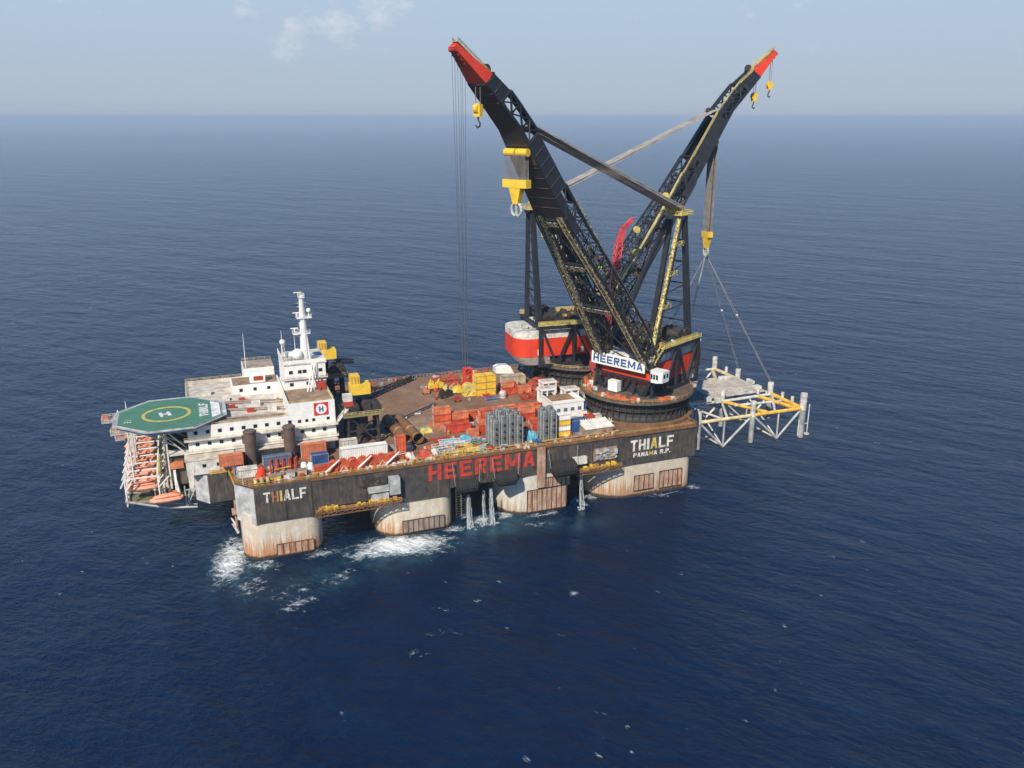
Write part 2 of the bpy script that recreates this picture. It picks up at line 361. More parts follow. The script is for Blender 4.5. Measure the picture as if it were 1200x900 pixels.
# ------------------------------------------------------------------ sea
def make_sea():
    m, t, b = new_mat('sea water')
    tc = nn(t, 'ShaderNodeTexCoord'); v = tc.outputs['Object']
    rot = nn(t, 'ShaderNodeMapping'); rot.inputs['Rotation'].default_value = (0, 0, R(56)); t.links.new(v, rot.inputs['Vector']); vr = rot.outputs[0]
    big = noise(t, mapping(t, vr, (.008, .020, 1)), 1, 3, .5)
    swell = noise(t, mapping(t, vr, (.048, .092, 1)), 1, 5, .6)
    rot2 = nn(t, 'ShaderNodeMapping'); rot2.inputs['Rotation'].default_value = (0, 0, R(38)); t.links.new(v, rot2.inputs['Vector'])
    chop = noise(t, mapping(t, rot2.outputs[0], (.24, .40, 1)), 1, 7, .66)
    rip = noise(t, mapping(t, rot2.outputs[0], (1.0, 1.5, 1)), 1, 5, .62)
    def bump(h, dist, prev=None, strength=1.0):
        bp = nn(t, 'ShaderNodeBump'); bp.inputs['Strength'].default_value = strength; bp.inputs['Distance'].default_value = dist
        t.links.new(h, bp.inputs['Height'])
        if prev: t.links.new(prev, bp.inputs['Normal'])
        return bp.outputs[0]
    nrm = bump(rip, .12, bump(chop, 1.0, bump(swell, 3.0, bump(big, 5))))
    # ---- foam, laid where the hull and overboard discharge churn the water
    def blob(cx, cy, rx, ry, st, rz=0):
        mp = nn(t, 'ShaderNodeMapping', vector_type='TEXTURE'); mp.inputs['Location'].default_value = (cx, cy, 0); mp.inputs['Rotation'].default_value = (0, 0, R(rz)); mp.inputs['Scale'].default_value = (rx, ry, 1)
        t.links.new(v, mp.inputs['Vector'])
        ln = nn(t, 'ShaderNodeVectorMath', operation='LENGTH'); t.links.new(mp.outputs[0], ln.inputs[0])
        r_ = nn(t, 'ShaderNodeMapRange', interpolation_type='SMOOTHSTEP'); r_.inputs['From Min'].default_value = 1.0; r_.inputs['From Max'].default_value = 0.0; r_.inputs['To Max'].default_value = st
        t.links.new(ln.outputs['Value'], r_.inputs['Value']); return r_.outputs[0]
    def mx(a, b_):
        q = nn(t, 'ShaderNodeMath', operation='MAXIMUM'); t.links.new(a, q.inputs[0]); t.links.new(b_, q.inputs[1]); return q.outputs[0]
    F = None
    for a in ((-9, 4, 12, 32, .88, -10), (-4, -16, 15, 20, .48, 0), (46, -6, 30, 14, 1.05, -8), (54, -12, 24, 9, .6, 0), (34, -8, 16, 9, .7, 0), (60, -8, 12, 8, .6, 0),
              (77, 2.5, 11, 7, .75, -5), (73, 6, 5, 10, .6, 0), (118, 2, 3.5, 9, .7, 10), (124, 8, 6, 5, .6, 0), (112, -4, 6, 3, .35, 0),
              (22, -20, 16, 9, .50, 30), (8, -31, 15, 7, .58, 20), (6, -24, 20, 14, .40, 0), (88, -55, 5, 3, .66, 20), (48, -50, 7, 3, .5, -30), (43, -60, 10, 5, .42, 0), (36, -68, 9, 6, .33, 0),
              (-3, -67, 4, 3, .35, 0), (77, -74, 4, 3, .3, 0), (150, -2, 22, 5, .52, 0), (20, -2, 13, 7, .62, 0), (0, -3, 13, 7, .66, -20), (66, -1, 9, 6, .7, 0), (87, 3, 8, 9, .62, 0), (100, -1.5, 18, 5, .56, 0), (123, 6, 8, 9, .62, 0), (165, 0, 6, 6, .6, 0), (94, -8, 16, 7, .44, -10), (241, 30, 5, 4, .45, 0), (228, 30, 5, 3, .4, 0), (199, 30, 5, 3, .4, 0), (214, 30, 4, 3, .4, 0),
              (92, -110, 5, 3, .28, 0), (131, -146, 5, 2.5, .4, 0), (184, -89, 4, 2, .3, 0), (-60, -20, 5, 3, .3, 0)):
        s_ = blob(*a); F = s_ if F is None else mx(F, s_)
    wob = nn(t, 'ShaderNodeTexNoise'); wob.inputs['Scale'].default_value = .22; wob.inputs['Detail'].default_value = 3; t.links.new(v, wob.inputs['Vector'])
    wv = nn(t, 'ShaderNodeVectorMath', operation='MULTIPLY_ADD'); wv.inputs[1].default_value = (9, 9, 0); t.links.new(wob.outputs['Color'], wv.inputs[0]); t.links.new(v, wv.inputs[2])
    fn = noise(t, mapping(t, wv.outputs[0], (.28, .55, 1)), 1, 9, .74)
    fc = nn(t, 'ShaderNodeMath', operation='MULTIPLY_ADD'); fc.inputs[1].default_value = 2.1; fc.inputs[2].default_value = -.55; t.links.new(fn, fc.inputs[0])
    sm = nn(t, 'ShaderNodeMath', operation='ADD'); t.links.new(F, sm.inputs[0]); t.links.new(fc.outputs[0], sm.inputs[1])
    fine = noise(t, mapping(t, wv.outputs[0], (1.1, 2.0, 1)), 1, 6, .7)
    foam = mul(t, ramp2(t, sm.outputs[0], .90, 1.45), ramp2(t, F, .02, .18))
    lace = nn(t, 'ShaderNodeMath', operation='ADD'); t.links.new(foam, lace.inputs[0]); t.links.new(fine, lace.inputs[1])
    foam = mul(t, ramp2(t, lace.outputs[0], .60, 1.45), ramp2(t, foam, .0, .12))
    # scattered whitecaps
    wc = noise(t, mapping(t, vr, (.16, .30, 1)), 1, 7, .62)
    wc2 = noise(t, v, .021, 2)
    wcm = mul(t, mul(t, ramp2(t, wc, .665, .73), ramp2(t, wc2, .50, .60)), .6)
    foam = mx(foam, wcm)
    # aerated turquoise water where air is mixed in
    A = None
    for a in ((80, -3, 24, 14, .8, 0), (45, -9, 34, 18, .75, 0), (98, -10, 20, 9, .35, 0), (112, -14, 26, 8, .25, 0), (-7, 0, 18, 34, .5, 0), (16, -20, 28, 18, .34, 0)):
        s_ = blob(*a); A = s_ if A is None else mx(A, s_)
    pv = ramp2(t, noise(t, v, .006, 3), .3, .7)
    c = mix(t, pv, (.0001, .0066, .027), (.0003, .0108, .040))
    wh = nn(t, 'ShaderNodeMath', operation='MULTIPLY_ADD'); wh.inputs[1].default_value = .55; t.links.new(swell, wh.inputs[0]); t.links.new(mul(t, chop, .65), wh.inputs[2])
    c = mix(t, mul(t, ramp2(t, wh.outputs[0], .56, .80), .85), c, (.001, .018, .058))  # crests painted lighter, standing in for light scattered through thin wave tops
    c = mix(t, mul(t, A, ramp2(t, noise(t, v, .15, 4), .25, .65)), c, (.035, .12, .15))
    c = mix(t, foam, c, (.68, .73, .74))
    t.links.new(c, b.inputs['Base Color'])
    rr = mix(t, foam, (.07, .07, .07), (.85, .85, .85)); t.links.new(rr, b.inputs['Roughness'])
    b.inputs['IOR'].default_value = 1.26; b.inputs['Specular IOR Level'].default_value = .5; b.inputs['Specular Tint'].default_value = (.20, .58, 1.0, 1)
    t.links.new(nrm, b.inputs['Normal'])
    s = MB(); rs = [0, 120, 300, 700, 1500, 4000, 10000, 30000, 90000]; n = 48
    s.v.append((50, 0, 0))
    for r in rs[1:]:
        for i in range(n): a = 2*math.pi*i/n; s.v.append((50+r*math.cos(a), r*math.sin(a), 0))
    for i in range(n): s.f.append((0, 1+i, 1+(i+1) % n))
    for j in range(len(rs)-2):
        for i in range(n): s.f.append((1+j*n+i, 1+(j+1)*n+i, 1+(j+1)*n+(i+1) % n, 1+j*n+(i+1) % n))
    o = s.build('sea', m); struct(o); o['label'] = 'deep blue open sea with wind chop'
make_sea()
def make_haze():
    s = MB().box(-91000, -91000, -1.0, 91000, 91000, 182)
    m = bpy.data.materials.new('sea haze'); m.use_nodes = True; t = m.node_tree; t.nodes.clear()
    pv = nn(t, 'ShaderNodeVolumePrincipled'); pv.inputs['Color'].default_value = (.57, .72, .91, 1); pv.inputs['Density'].default_value = HAZE_DENSITY; pv.inputs['Anisotropy'].default_value = 0.0
    ou = nn(t, 'ShaderNodeOutputMaterial'); t.links.new(pv.outputs[0], ou.inputs['Volume'])
    o = s.build('haze', m); struct(o, 'stuff'); o['label'] = 'pale blue sea haze'
    return o
if HAZE_DENSITY > 0: make_haze()

# ------------------------------------------------------------------ hull
hull = thing('semi_submersible_hull', 'long charcoal hull of the crane vessel on eight pale rust streaked columns', 'ship hull', (0,0,0))
def sm(poly): return [(x, 100-y) for x, y in poly][::-1]
deckpoly = [(0,0),(165,0),(165,100),(0,100),(-5.5,94),(-5.5,84),(-13.5,80),(-17.5,78),(-17.5,22),(-13.4,17),(-5.5,17),(-5.5,6.5)]
MB().prism([(.02,0),(165,0),(165,100),(.02,100),(-5.5,94),(-5.5,84),(-13.5,80),(-17.5,78),(-17.5,22),(-13.4,17),(-5.5,17),(-5.5,6.5)], 15.5, D).build('deck_box', hull_dark, hull)
for sgn in (0, 1):
    f = (lambda p: p) if sgn == 0 else sm
    k = MB()
    k.prism(f([(.02,.02),(18,.02),(18,16),(-5.4,16),(-5.4,6.5)]), 13, 15.5)
    k.prism(f([(47.5,.02),(65,.02),(65,14),(47.5,14)]), 12.6, 15.5)
    k.prism(f([(131,.02),(164.9,.02),(164.9,18),(131,18)]), 13.4, 15.5)
    k.build('hull_skirt', hull_dark, hull)
    q = MB()
    if sgn == 0:
        q.prism([(-.15,-.12),(-5.65,6.4),(-5.6,7.2),(-5.3,7.2),(-.0,.7),(.1,.05)], 12.9, 25.4)
    else:
        q.prism([(x, 100-y) for x, y in [(-.15,-.12),(-5.65,6.4),(-5.6,7.2),(-5.3,7.2),(-.0,.7),(.1,.05)]][::-1], 12.9, 25.4)
    q.build('bow_chamfer', hull_grey, hull)
MB().prism([(-13.5,16.9),(-17.65,21.9),(-17.65,27),(-17.4,27),(-17.3,22.2),(-13.3,17.2)], 15.3, 25.4).build('bow_chamfer', hull_grey, hull)
MB().prism(deckpoly, D+.004, D+.05).build('deck_plating', deck_brown, hull)
MB().prism([(48,30),(142,30),(142,46),(48,46)], D+.056, D+.11).build('deck_sheathing', deck_timber, hull)
def colpoly(x0, x1, y0, y1, r0, r1):
    pts = []
    for cx, cy, r, a0 in ((x1-r1, y0+r1, r1, -90), (x1-r1, y1-r1, r1, 0), (x0+r0, y1-r0, r0, 90), (x0+r0, y0+r0, r0, 180)):
        for i in range(9): a = R(a0+90*i/8); pts.append((cx+r*math.cos(a), cy+r*math.sin(a)))
    return pts
cols = [(-4.6, 21.5, .35, 23, 6.5, 5.5), (40, 67, .35, 23, 8, 5), (86, 112, .35, 23, 10.5, 4), (122, 164, .35, 25, 15, 3.2)]
panels = [[(5.5,17.5,.9,4.7)], [(48,63,1.1,5.6)], [(94.5,110,1.0,9.5),(101,111.5,9.9,13.6)], [(138.5,147,2.6,8.6),(149.5,159.5,2.0,8.9)]]
for i, a in enumerate(cols):
    for far in (0, 1):
        pl = colpoly(*a)
        if far: pl = sm(pl)
        c = MB().prism(pl, -8, 16).build('column', col_mats[i], hull, smooth=True, label=['bow corner column streaked with orange rust', 'second column from the bow with white water at its foot', 'third column from the bow with a brown timber fender face', 'longest column under the stern crane'][i] if not far else None)
        if not far:
            for (x0, x1, z0, z1) in panels[i]:
                b = MB().box(x0, .12, z0, x1, .5, z1).build('fender_panel', stain_grey if i == 1 else stain, c)
                rb = MB(); nx = max(3, int((x1-x0)/1.75))
                for k in range(nx+1): xx = x0+(x1-x0)*k/nx; rb.box(xx-.09, -.08, z0, xx+.09, .118, z1)
                rb.box(x0, -.1, z0-.3, x1, .117, z0-.02).box(x0, -.08, z1+.02, x1, .117, z1+.2)
                rb.build('fender_rib', black_rusty if i != 0 else pipe_brown, c)
# side plating patches, pipes and recesses
patch = MB()
for x0, x1, z0, z1 in ((17.9,18.3,13,25.8),(36,36.3,16,25.6),(64.9,65.2,13,25.5),(47.3,47.6,13,25.5),(98.6,98.9,13,25.6),(131,131.3,14,25.6),(120.3,120.6,15.6,25.4),(9.5,9.7,13.2,25.4),(74,74.2,15.6,25)): patch.box(x0, -.14, z0, x1, -.02, z1)
patch.build('side_stiffener', black_rusty, hull)
r = MB()
for x in [i*1.45+2 for i in range(112)]: r.box(x-.05, -.035, 15.6, x+.05, -.005, 25.2)
r.build('plate_seam', hull_dark, hull)
sv_ = MB().box(120.8, -.3, 17.4, 130.4, -.03, 22.3); sv_.build('machinery_recess', stain_grey, hull)
k = MB()
for i in range(26):
    x = 121+random.random()*8.6; z = 17.8+random.random()*3.8; k.box(x, -.75-random.random()*.5, z, x+.3+random.random()*.9, -.28, z+.25+random.random()*.7)
k.tube((121,-.7,20.6),(130,-.7,20.6),.12).tube((121,-.7,18.8),(130,-.7,18.8),.12).box(129.3,-1.2,19.6,130.3,-.3,21.4)
k.build('recess_machinery', grey_lt, hull)
k = MB().box(112.2,-1.5,17.6,117.6,-.04,20.3); k.build('side_platform_box', white_dirty, hull)
k = MB().box(36.4,-2.2,18.9,43.4,-.05,20.6).box(43.6,-2.6,17.4,47.2,-.06,23.4).box(37.6,-2.4,16,43.2,-.07,18.2); k.build('side_locker', grey_lt, hull)
k = MB().box(34.6,-.8,20.8,43.0,-.06,23.6).box(98.9,-.5,10,100.8,-.02,25.8); k.build('recess', black_rusty, hull)
k = MB().box(98.0,-.9,10.5,101.2,-.55,26.3); k.build('stained_chute', stain, hull)
# mooring walkways along the side
def walkway(x0, x1, z, yw, seed, parent=hull):
    rnd = random.Random(seed); w = MB(); w.box(x0, -yw, z-.35, x1, -.2, z)
    n = int((x1-x0)/2.6)
    for i in range(n+1):
        x = x0+(x1-x0)*i/n; w.tube((x,-yw,z-1.4),(x,-.3,z-1.4),.14,n=4); w.tube((x,-yw,z-1.4),(x,-yw,z),.14,n=4)
        if i < n: w.tube((x,-yw,z-1.4),(x+(x1-x0)/n,-yw,z-.2),.12,n=4)
    w.tube((x0,-yw,z-1.4),(x1,-yw,z-1.4),.18,n=4)
    o = w.build('mooring_walkway', pipe_brown, parent)
    MB().rail([(x0,-yw,z),(x1,-yw,z)], 1.2, 1.6, .09).build('railing', ochre, o)
    c = MB(); y_ = MB()
    for i in range(int((x1-x0)*1.3)):
        x = rnd.uniform(x0+.5, x1-1.5); (c if rnd.random() < .6 else y_).box(x, -yw+.3+rnd.random(), z, x+rnd.uniform(.3,1.4), -yw+1.6+rnd.random(), z+rnd.uniform(.4,1.7))
    c.build('walkway_fitting', ochre, o); y_.build('walkway_fitting', yellow, o)
    return o
walkway(18.6, 47.3, 15.2, 3.4, 1); walkway(112.6, 131, 15.4, 3.2, 2)
# railing and gear strip round the deck edge
e = MB(); e.rail([(0,.3,D),(165,.3,D),(165,99.7,D),(0,99.7,D)], 1.25, 1.7, .085); e.rail([(-5.2,6.5,D),(0,.3,D)], 1.25, 1.5, .085); e.build('railing', ochre, hull)
e = MB().box(18,-.35,D-.45,134,-.02,D-.05).box(-.02,.0,D+.06,164,.5,D+.35); e.box(134.2,-.6,D-.6,164.8,-.03,D-.05); e.build('deck_edge_rim', pipe_brown, hull)
k = MB(); k2 = MB(); rnd = random.Random(5)
for i in range(96):
    x = rnd.uniform(0, 133); y = rnd.uniform(.6, 2.2); (k if rnd.random() < .5 else k2).cbox((x, y, D+.35+rnd.random()*.3), (rnd.uniform(.4,1.5), rnd.uniform(.4,1.2), rnd.uniform(.5,1.4)), rnd.random())
struct_ = k.build('deck_edge_fitting', ochre, hull); k2.build('deck_edge_fitting', white_dirty, hull)
k = MB()
for i in range(9): k.lathe([(.55,0),(.5,.5),(.62,1.0),(.55,1.5),(.15,1.7)], (2.0+i*.0+(i%3)*1.9-1, 1.2+(i//3)*1.3, D), 8)
k.build('bollard', cream_y, hull)
rnd = random.Random(77)
for nm, m_, n_, sz in (('deck_hatch', white_dirty, 34, (1.2,1.2,.7)), ('deck_vent', ochre, 36, (.6,.6,1.5)), ('deck_locker', orange, 34, (1.7,1.0,1.2)), ('deck_winch', grey_steel, 30, (1.3,1.1,1.1)), ('pipe_support', red2, 34, (.5,2.0,1.3))):
    for i in range(n_):
        zone = rnd.random()
        if zone < .58: x, y = rnd.uniform(-3, 132), rnd.uniform(2.6, 17)
        elif zone < .74: x, y = rnd.uniform(68, 134), rnd.uniform(19, 38)
        elif zone < .9: x, y = rnd.uniform(78, 126), rnd.uniform(60, 84)
        else: x, y = rnd.uniform(30, 130), rnd.uniform(94, 98.5)
        MB().cbox((x, y, D+.06+sz[2]*.5), tuple(q*rnd.uniform(.7,1.6) if k_ < 2 else q for k_, q in enumerate(sz)), rnd.choice((0, 0, .3, 1.2))).build(nm, m_, hull)
for nm, m_, n_ in (('loose_pipe', white_dirty, 26), ('deck_hose', pipe_brown, 30), ('deck_bar', ochre, 22), ('cable_run', grey_steel, 34)):
    for i in range(n_):
        z_ = rnd.random()
        x, y = (rnd.uniform(-3, 134), rnd.uniform(1.5, 14)) if z_ < .66 else ((rnd.uniform(78, 126), rnd.uniform(60, 82)) if z_ < .82 else (rnd.uniform(110, 136), rnd.uniform(14, 50)))
        a = rnd.choice((0, 0, 1.57, rnd.uniform(0, 3.1))); L_ = rnd.uniform(1.5, 5.5); zz = D+rnd.uniform(.3, 2.2)
        MB().tube((x,y,zz),(x+L_*math.cos(a),y+L_*math.sin(a),zz+rnd.uniform(-.2,.9)),rnd.uniform(.1,.22),n=5).tube((x,y,D+.05),(x,y,zz),.1,n=4).build(nm, m_, hull)
k = MB()
for y in (3.4, 4.0): k.tube((19,y,D+.7),(133,y,D+.7),.16,n=5)
k.build('pipe_run', ochre, hull)
k = MB()
for y in (19.4, 20.0, 20.5): k.tube((44,y,D+.5),(138,y,D+.5),.14,n=5)
k.build('pipe_run', red2, hull)
# hull writing
word('ship_name_letter', 'THIALF', 13.6, 3.7, side_M(2.8, -.05, 20.1) @ Matrix.Rotation(R(0), 4, 'Z'), hull, [white_letter, rust_letter, yellow_letter, white_letter, white_letter, white_letter])
word('ship_name_letter', 'THIALF', 18.6, 4.4, side_M(136.2, -.09, 19.0), hull, [white_letter, white_letter, white_letter, yellow_letter, white_letter, white_letter])
word('port_of_registry_letter', 'PANAMA R.P.', 16.0, 1.75, side_M(137.6, -.09, 16.4), hull, [white_letter]*4+[yellow_letter]+[white_letter]*6)
word('owner_name_letter', 'HEEREMA', 39.5, 6.0, side_M(57.8, -.10, 19.2), hull, red_letter, bold=.05, gap=.24)
# ------------------------------------------------------------------ things on the side of the hull
def yokohama(x, z, L, r_, rz, label):
    t = thing('ship_fender', label, 'fender', (x, -r_-.2, z), rz, 'black rubber fenders hung on the hull side')
    p = MB().lathe([(.25,-L/2),(r_*.6,-L/2+.5),(r_*.93,-L/2+1.3),(r_,-L/2+2.2),(r_,L/2-2.2),(r_*.93,L/2-1.3),(r_*.6,L/2-.5),(.25,L/2)], n=20, axis='x'); p.build('fender_body', rubber, t, smooth=True)
    q = MB()
    for i in range(9):
        xx = -L/2+1.5+(L-3)*i/8
        q.lathe([(r_+.02,-.12),(r_+.16,-.12),(r_+.16,.12),(r_+.02,.12)], (xx,0,0), 16, axis='x', cap=False)
    for i in range(12):
        a = 2*math.pi*i/12; q.tube((-L/2+1.6,(r_+.1)*math.cos(a),(r_+.1)*math.sin(a)),(L/2-1.6,(r_+.1)*math.cos(a),(r_+.1)*math.sin(a)),.1,n=4)
    q.build('tyre_net', P('dark tyre net', (.035,.034,.032), .1, .5, .8), t)
    c = MB()
    for sx in (-1, 1): c.tube((sx*(L/2-.2),0,0),(sx*(L/2+.6), .9, 25.6-z), .12, n=4)
    c.build('hanging_chain', grey_steel, t)
yokohama(107.5, 18.0, 10.5, 2.9, 0, 'black net covered fender nearest the stern crane, with a pale side platform beside it')
yokohama(85.5, 17.2, 9.0, 2.5, 0, 'black net covered fender below the letter M of the red HEEREMA lettering')
yokohama(71.0, 16.6, 9.0, 2.3, 0, 'black fender low on the hull under the first letters of the red lettering')
t = thing('gangway_ladder_frame', 'dark ladder frame hanging down from the hull side beside the second column', 'ladder', (69, -.8, 4))
k = MB().box(-1.9,-.3,0,-1.6,.3,11.5).box(1.6,-.3,0,1.9,.3,11.5)
for i in range(12): k.box(-1.6,-.15,.4+i*.95,1.6,.15,.6+i*.95)
k.build('ladder_side', black_rusty, t); MB().box(-.1,-.28,.3,.1,-.17,11.2).build('cable', grey_steel, t)
# falling discharge water
wm, wt, wb = new_mat('falling white water'); tcw = nn(wt, 'ShaderNodeTexCoord'); nw = noise(wt, mapping(wt, tcw.outputs['Object'], (2, 2, .3)), 1.2, 5, .7)
wt.links.new(mix(wt, nw, (.60,.66,.68), (.80,.83,.84)), wb.inputs['Base Color']); wb.inputs['Roughness'].default_value = .7
wt.links.new(mul(wt, ramp2(wt, nw, .30, .70), .45), wb.inputs['Alpha'])
for x, w, z1, lab in ((77.4,.42,13.2,'left one of the two bright white water jets falling from the hull'),(80.2,.45,13.4,'right one of the two bright white water jets falling from the hull'),(71.8,.55,12.6,'broad faint sheet of water falling beside the hanging ladder frame'),(115.6,.4,13.5,'thin slanting water jet falling between the third and fourth columns')):
    t = MB(); rnd = random.Random(int(x*10))
    for st in range(9):
        ox = rnd.uniform(-.5, .5)*w*2.0; oy = rnd.uniform(-.4, .4)*w; rings = []
        for i in range(15):
            f = i/14; z = z1*(1-f)-.1; ww = w*(.20+.22*f)*rnd.uniform(.6,1.3); dx = ox*(1+1.2*f)+rnd.uniform(-.12,.12)
            rings.append([(dx+ww*math.cos(2*math.pi*j/8), oy-1.0-1.6*f**2+ww*math.sin(2*math.pi*j/8), z) for j in range(8)])
        t.loft(rings)
    for i in range(12):
        a = rnd.uniform(0, 6.28); rr = rnd.uniform(.2, 2.6)*w/.45; t.sphere((rr*math.cos(a), -2.6+rr*.7*math.sin(a), rnd.uniform(0, 1.2)*math.exp(-rr*.5)), rnd.uniform(.18, .42), 6)
    o = t.build('water_jet', wm, loc=(x, 0, 0), smooth=True); tag(o, lab, 'water jet', 'water jets from the hull')
# anchor fairlead at the bow column
t = thing('anchor', 'pale stock anchor hanging on the bow face of the corner column', 'anchor', (-5.9, 9, 9.5))
k = MB().tube((0,0,-.5),(0,0,4.8),.42,n=8).tube((0,-2.6,-1.2),(0,2.6,-1.2),.5,n=8); k.build('shank', stain, t)
k = MB()
for sy in (-1, 1): k.add([(-.2,sy*1.0,-1.6),(-.2,sy*2.8,-1.6),(-1.8,sy*2.4,2.2),(.4,sy*1.0,-1.2),(.4,sy*2.8,-1.2),(-1.2,sy*2.0,2.0)], [(0,1,2),(3,5,4),(0,3,4,1),(1,4,5,2),(2,5,3,0)])
k.build('fluke', white_dirty, t)
MB().box(-1.2,-2.2,5,.3,2.2,5.6).box(-.3,-2.0,5.6,.3,2.0,8.5).build('anchor_rack', stain, t)

# ------------------------------------------------------------------ accommodation
acc_ = thing('accommodation_block', 'long white crew accommodation block with portholes and tan flat roofs behind the helideck', 'building', (-18, 24, D))
def A(mb, name, mat, parent=None, **k):   # built in world numbers, stored relative to the thing
    o = mb.build(name, mat, parent or acc_, **k)
    return o
def shift(mb, ox, oy, oz): mb.v = [(x-ox, y-oy, z-oz) for x, y, z in mb.v]; return mb
def AW(mb, name, mat, parent=None): return shift(mb, -18, 24, D).build(name, mat, parent or acc_)
AW(MB().box(-18,24,36.4,15,24.4,40.6).box(-18,24.4,32.4,31,78,40), 'upper_wall', white)
AW(MB().box(-18,24,32.2,31,24.38,36.0), 'middle_wall', white)
AW(MB().box(-19.4,22.4,35.95,31.6,24.6,36.35).box(-19.4,22.6,31.6,31.6,24.5,32.1), 'gallery_ledge', white_dirty)
AW(MB().box(-17.4,25.4,D,30.5,77,32.4), 'lower_wall', white_dirty)
AW(MB().box(-17.8,24.6,40.0,15,78,40.12).box(-18,77.8,40.1,15,78,41.1), 'roof', tan_roof)
box_ = AW(MB().box(15,24.05,36.4,31,60,44.3), 'roof_house', white)
AW(MB().box(15.4,24.5,44.3,30.6,42,44.42), 'roof', deck_timber)
AW(MB().box(15,24.06,44.3,15.3,60,45.4).box(15.3,24.06,44.3,31,24.3,44.9), 'parapet', white)
AW(MB().box(30.0,46,26,31,60,40), 'aft_wall', white_dirty)
# lower front deckhouse
AW(MB().box(-19.6,17.4,D,-4,24.2,31.0), 'front_deckhouse', white_dirty)
AW(MB().box(-19.9,17.2,31.0,-3.7,24.0,31.3).box(-4,20,31.0,31,24,31.3), 'front_deckhouse_roof', tan_roof)
# low roof block and far roof house
AW(MB().box(-1.8,54.5,40.1,14.9,66,44.2), 'low_roof_block', white)
AW(MB().box(-1.2,55.0,44.2,14.9,65,44.3), 'roof', deck_timber)
AW(MB().box(3.5,66,40.1,14.9,78,47.2), 'far_roof_block', white)
AW(MB().box(3.8,66.3,47.2,14.9,77.7,47.3), 'roof', P('dark tan roof', (.40,.33,.26), .2, .4, .8, streak=False))
AW(MB().box(5.0,56,44.3,10.6,59,48.3), 'white_locker', white)
AW(MB().box(6.4,55.8,45.2,9.8,55.98,46.8), 'red_fire_locker', red2)
# helideck support: stair tower and red items on the roof
k = MB()
for (x, y) in ((-9,44),(-4,40),(0,47),(2,34)): k.box(x,y,40.12,x+2.4,y+1.6,41.4)
AW(k, 'roof_vent', red2)
k = MB()
for (x, y) in ((-6,50),(4,40),(9,33),(-8,33),(10,44),(-12,60),(-2,49.5)): k.box(x,y,40.12,x+3,y+2,41.9)
AW(k, 'roof_vent', white_dirty)
k = MB().tube((-8,47,41.2),(15,41,41.4),.35).tube((-6,38,41),(14.5,33,41.3),.3).tube((-9,30,40.6),(14,27,40.8),.3).box(-9,26.6,40.12,12,27.6,40.7)
AW(k, 'roof_duct', stain_grey)
k = MB(); k.rail([(-17.8,24.2,40.1),(15,24.2,40.1)],1.1,2.2,.06).rail([(-17.8,77.8,41.1),(3,77.8,41.1)],1.0,2.2,.08).rail([(-17.8,60,40.1),(-17.8,77.8,40.1)],1.1,2.2,.07).rail([(3.8,77.6,47.3),(14.8,77.6,47.3)],1.1,2,.08).rail([(-19.4,22.5,36.3),(31.5,22.5,36.3)],1.05,2.2,.06).rail([(-19.4,22.7,32.1),(31.5,22.7,32.1)],1.05,2.2,.06).rail([(15.4,24.5,44.5),(30.8,24.5,44.5),(30.8,42,44.5)],1.1,1.6,.08)
AW(k, 'railing', cream_y)
def window(x, y, z, w=1.15, h=1.15, parent=acc_, o=(-18,24,D)):
    f = shift(MB().box(x-w/2-.12,y-.05,z-h/2-.12,x+w/2+.12,y-.01,z+h/2+.12), *o).build('window', white_dirty, parent)
    shift(MB().box(x-w/2,y-.12,z-h/2,x+w/2,y-.055,z+h/2), *o).build('pane', glass, f)
for i in range(9): window(-15.6+i*3.85, 24.0, 38.4)
for i in range(12):
    if i not in (5,): window(-15.4+i*3.85, 24.0, 34.3)
for x in (18.5, 21.0, 23.4, 28.4): window(x, 24.05, 38.2, 1.0, 1.0)
for x in (-14,-9.5): window(x, 17.4, 29)
window(6.5, 54.5, 42.4); window(1.5, 54.5, 42.4); window(11.5, 54.5, 42.4)
lg = shift(MB().box(23.7,23.93,39.6,28.7,24.04,44.2), -18,24,D).build('company_logo_panel', logo_red, acc_)
disc = MB(); disc.lathe([(1.85,0),(1.85,.06)], (26.2,23.86,41.9), 28, axis='y'); shift(disc, -18,24,D).build('logo_disc', white, lg)
word('logo_letter', 'H', 1.5, 1.9, Matrix.Translation((18,-24,-D)) @ side_M(25.45, 23.8, 40.95), lg, blue_letter, bold=.05)
# bridge
br = thing('bridge_house', 'white two storey bridge house with dark square windows below the radar mast', 'building', (15, 42, 44.3))
def BW(mb, name, mat, parent=None): return shift(mb, 15, 42, 44.3).build(name, mat, parent or br)
BW(MB().box(16.4,42,44.3,31.2,60.2,54.0), 'wall', white)
BW(MB().box(15.0,41.2,48.1,31.8,42,48.35).box(16.2,41.7,53.6,31.6,60.4,54.15), 'deck_ledge', white_dirty)
BW(MB().box(16.6,42.2,54.15,31,60,54.25), 'roof', white_dirty)
BW(MB().box(16.2,41.8,54.15,16.5,60.4,55.6).box(16.5,41.8,54.15,31.4,42.0,55.3), 'parapet', white)
BW(MB().rail([(16.3,41.9,55.3),(31.4,41.9,55.3),(31.4,60,55.3)],1.0,1.6,.06).rail([(15.1,41.3,48.35),(31.7,41.3,48.35)],1.0,2,.06), 'railing', white_dirty)
for x in (17.4+1.3, 21.9, 23.6, 29.3): window(x, 42.0, 50.9, 1.3, 1.2, br, (15,42,44.3))
for x in (18.7, 24.6): window(x, 42.0, 46.3, 1.3, 1.2, br, (15,42,44.3))
k = MB()
for i in range(5): k.box(27.2, 40.6-i*.1, 44.5+i*.0, 30.6, 41.9, 46.6)
BW(MB().box(27.4,38.2,44.5,30.4,41,47.0).tube((28,37,44.6),(30,41,48),.2), 'red_stair_house', red2)
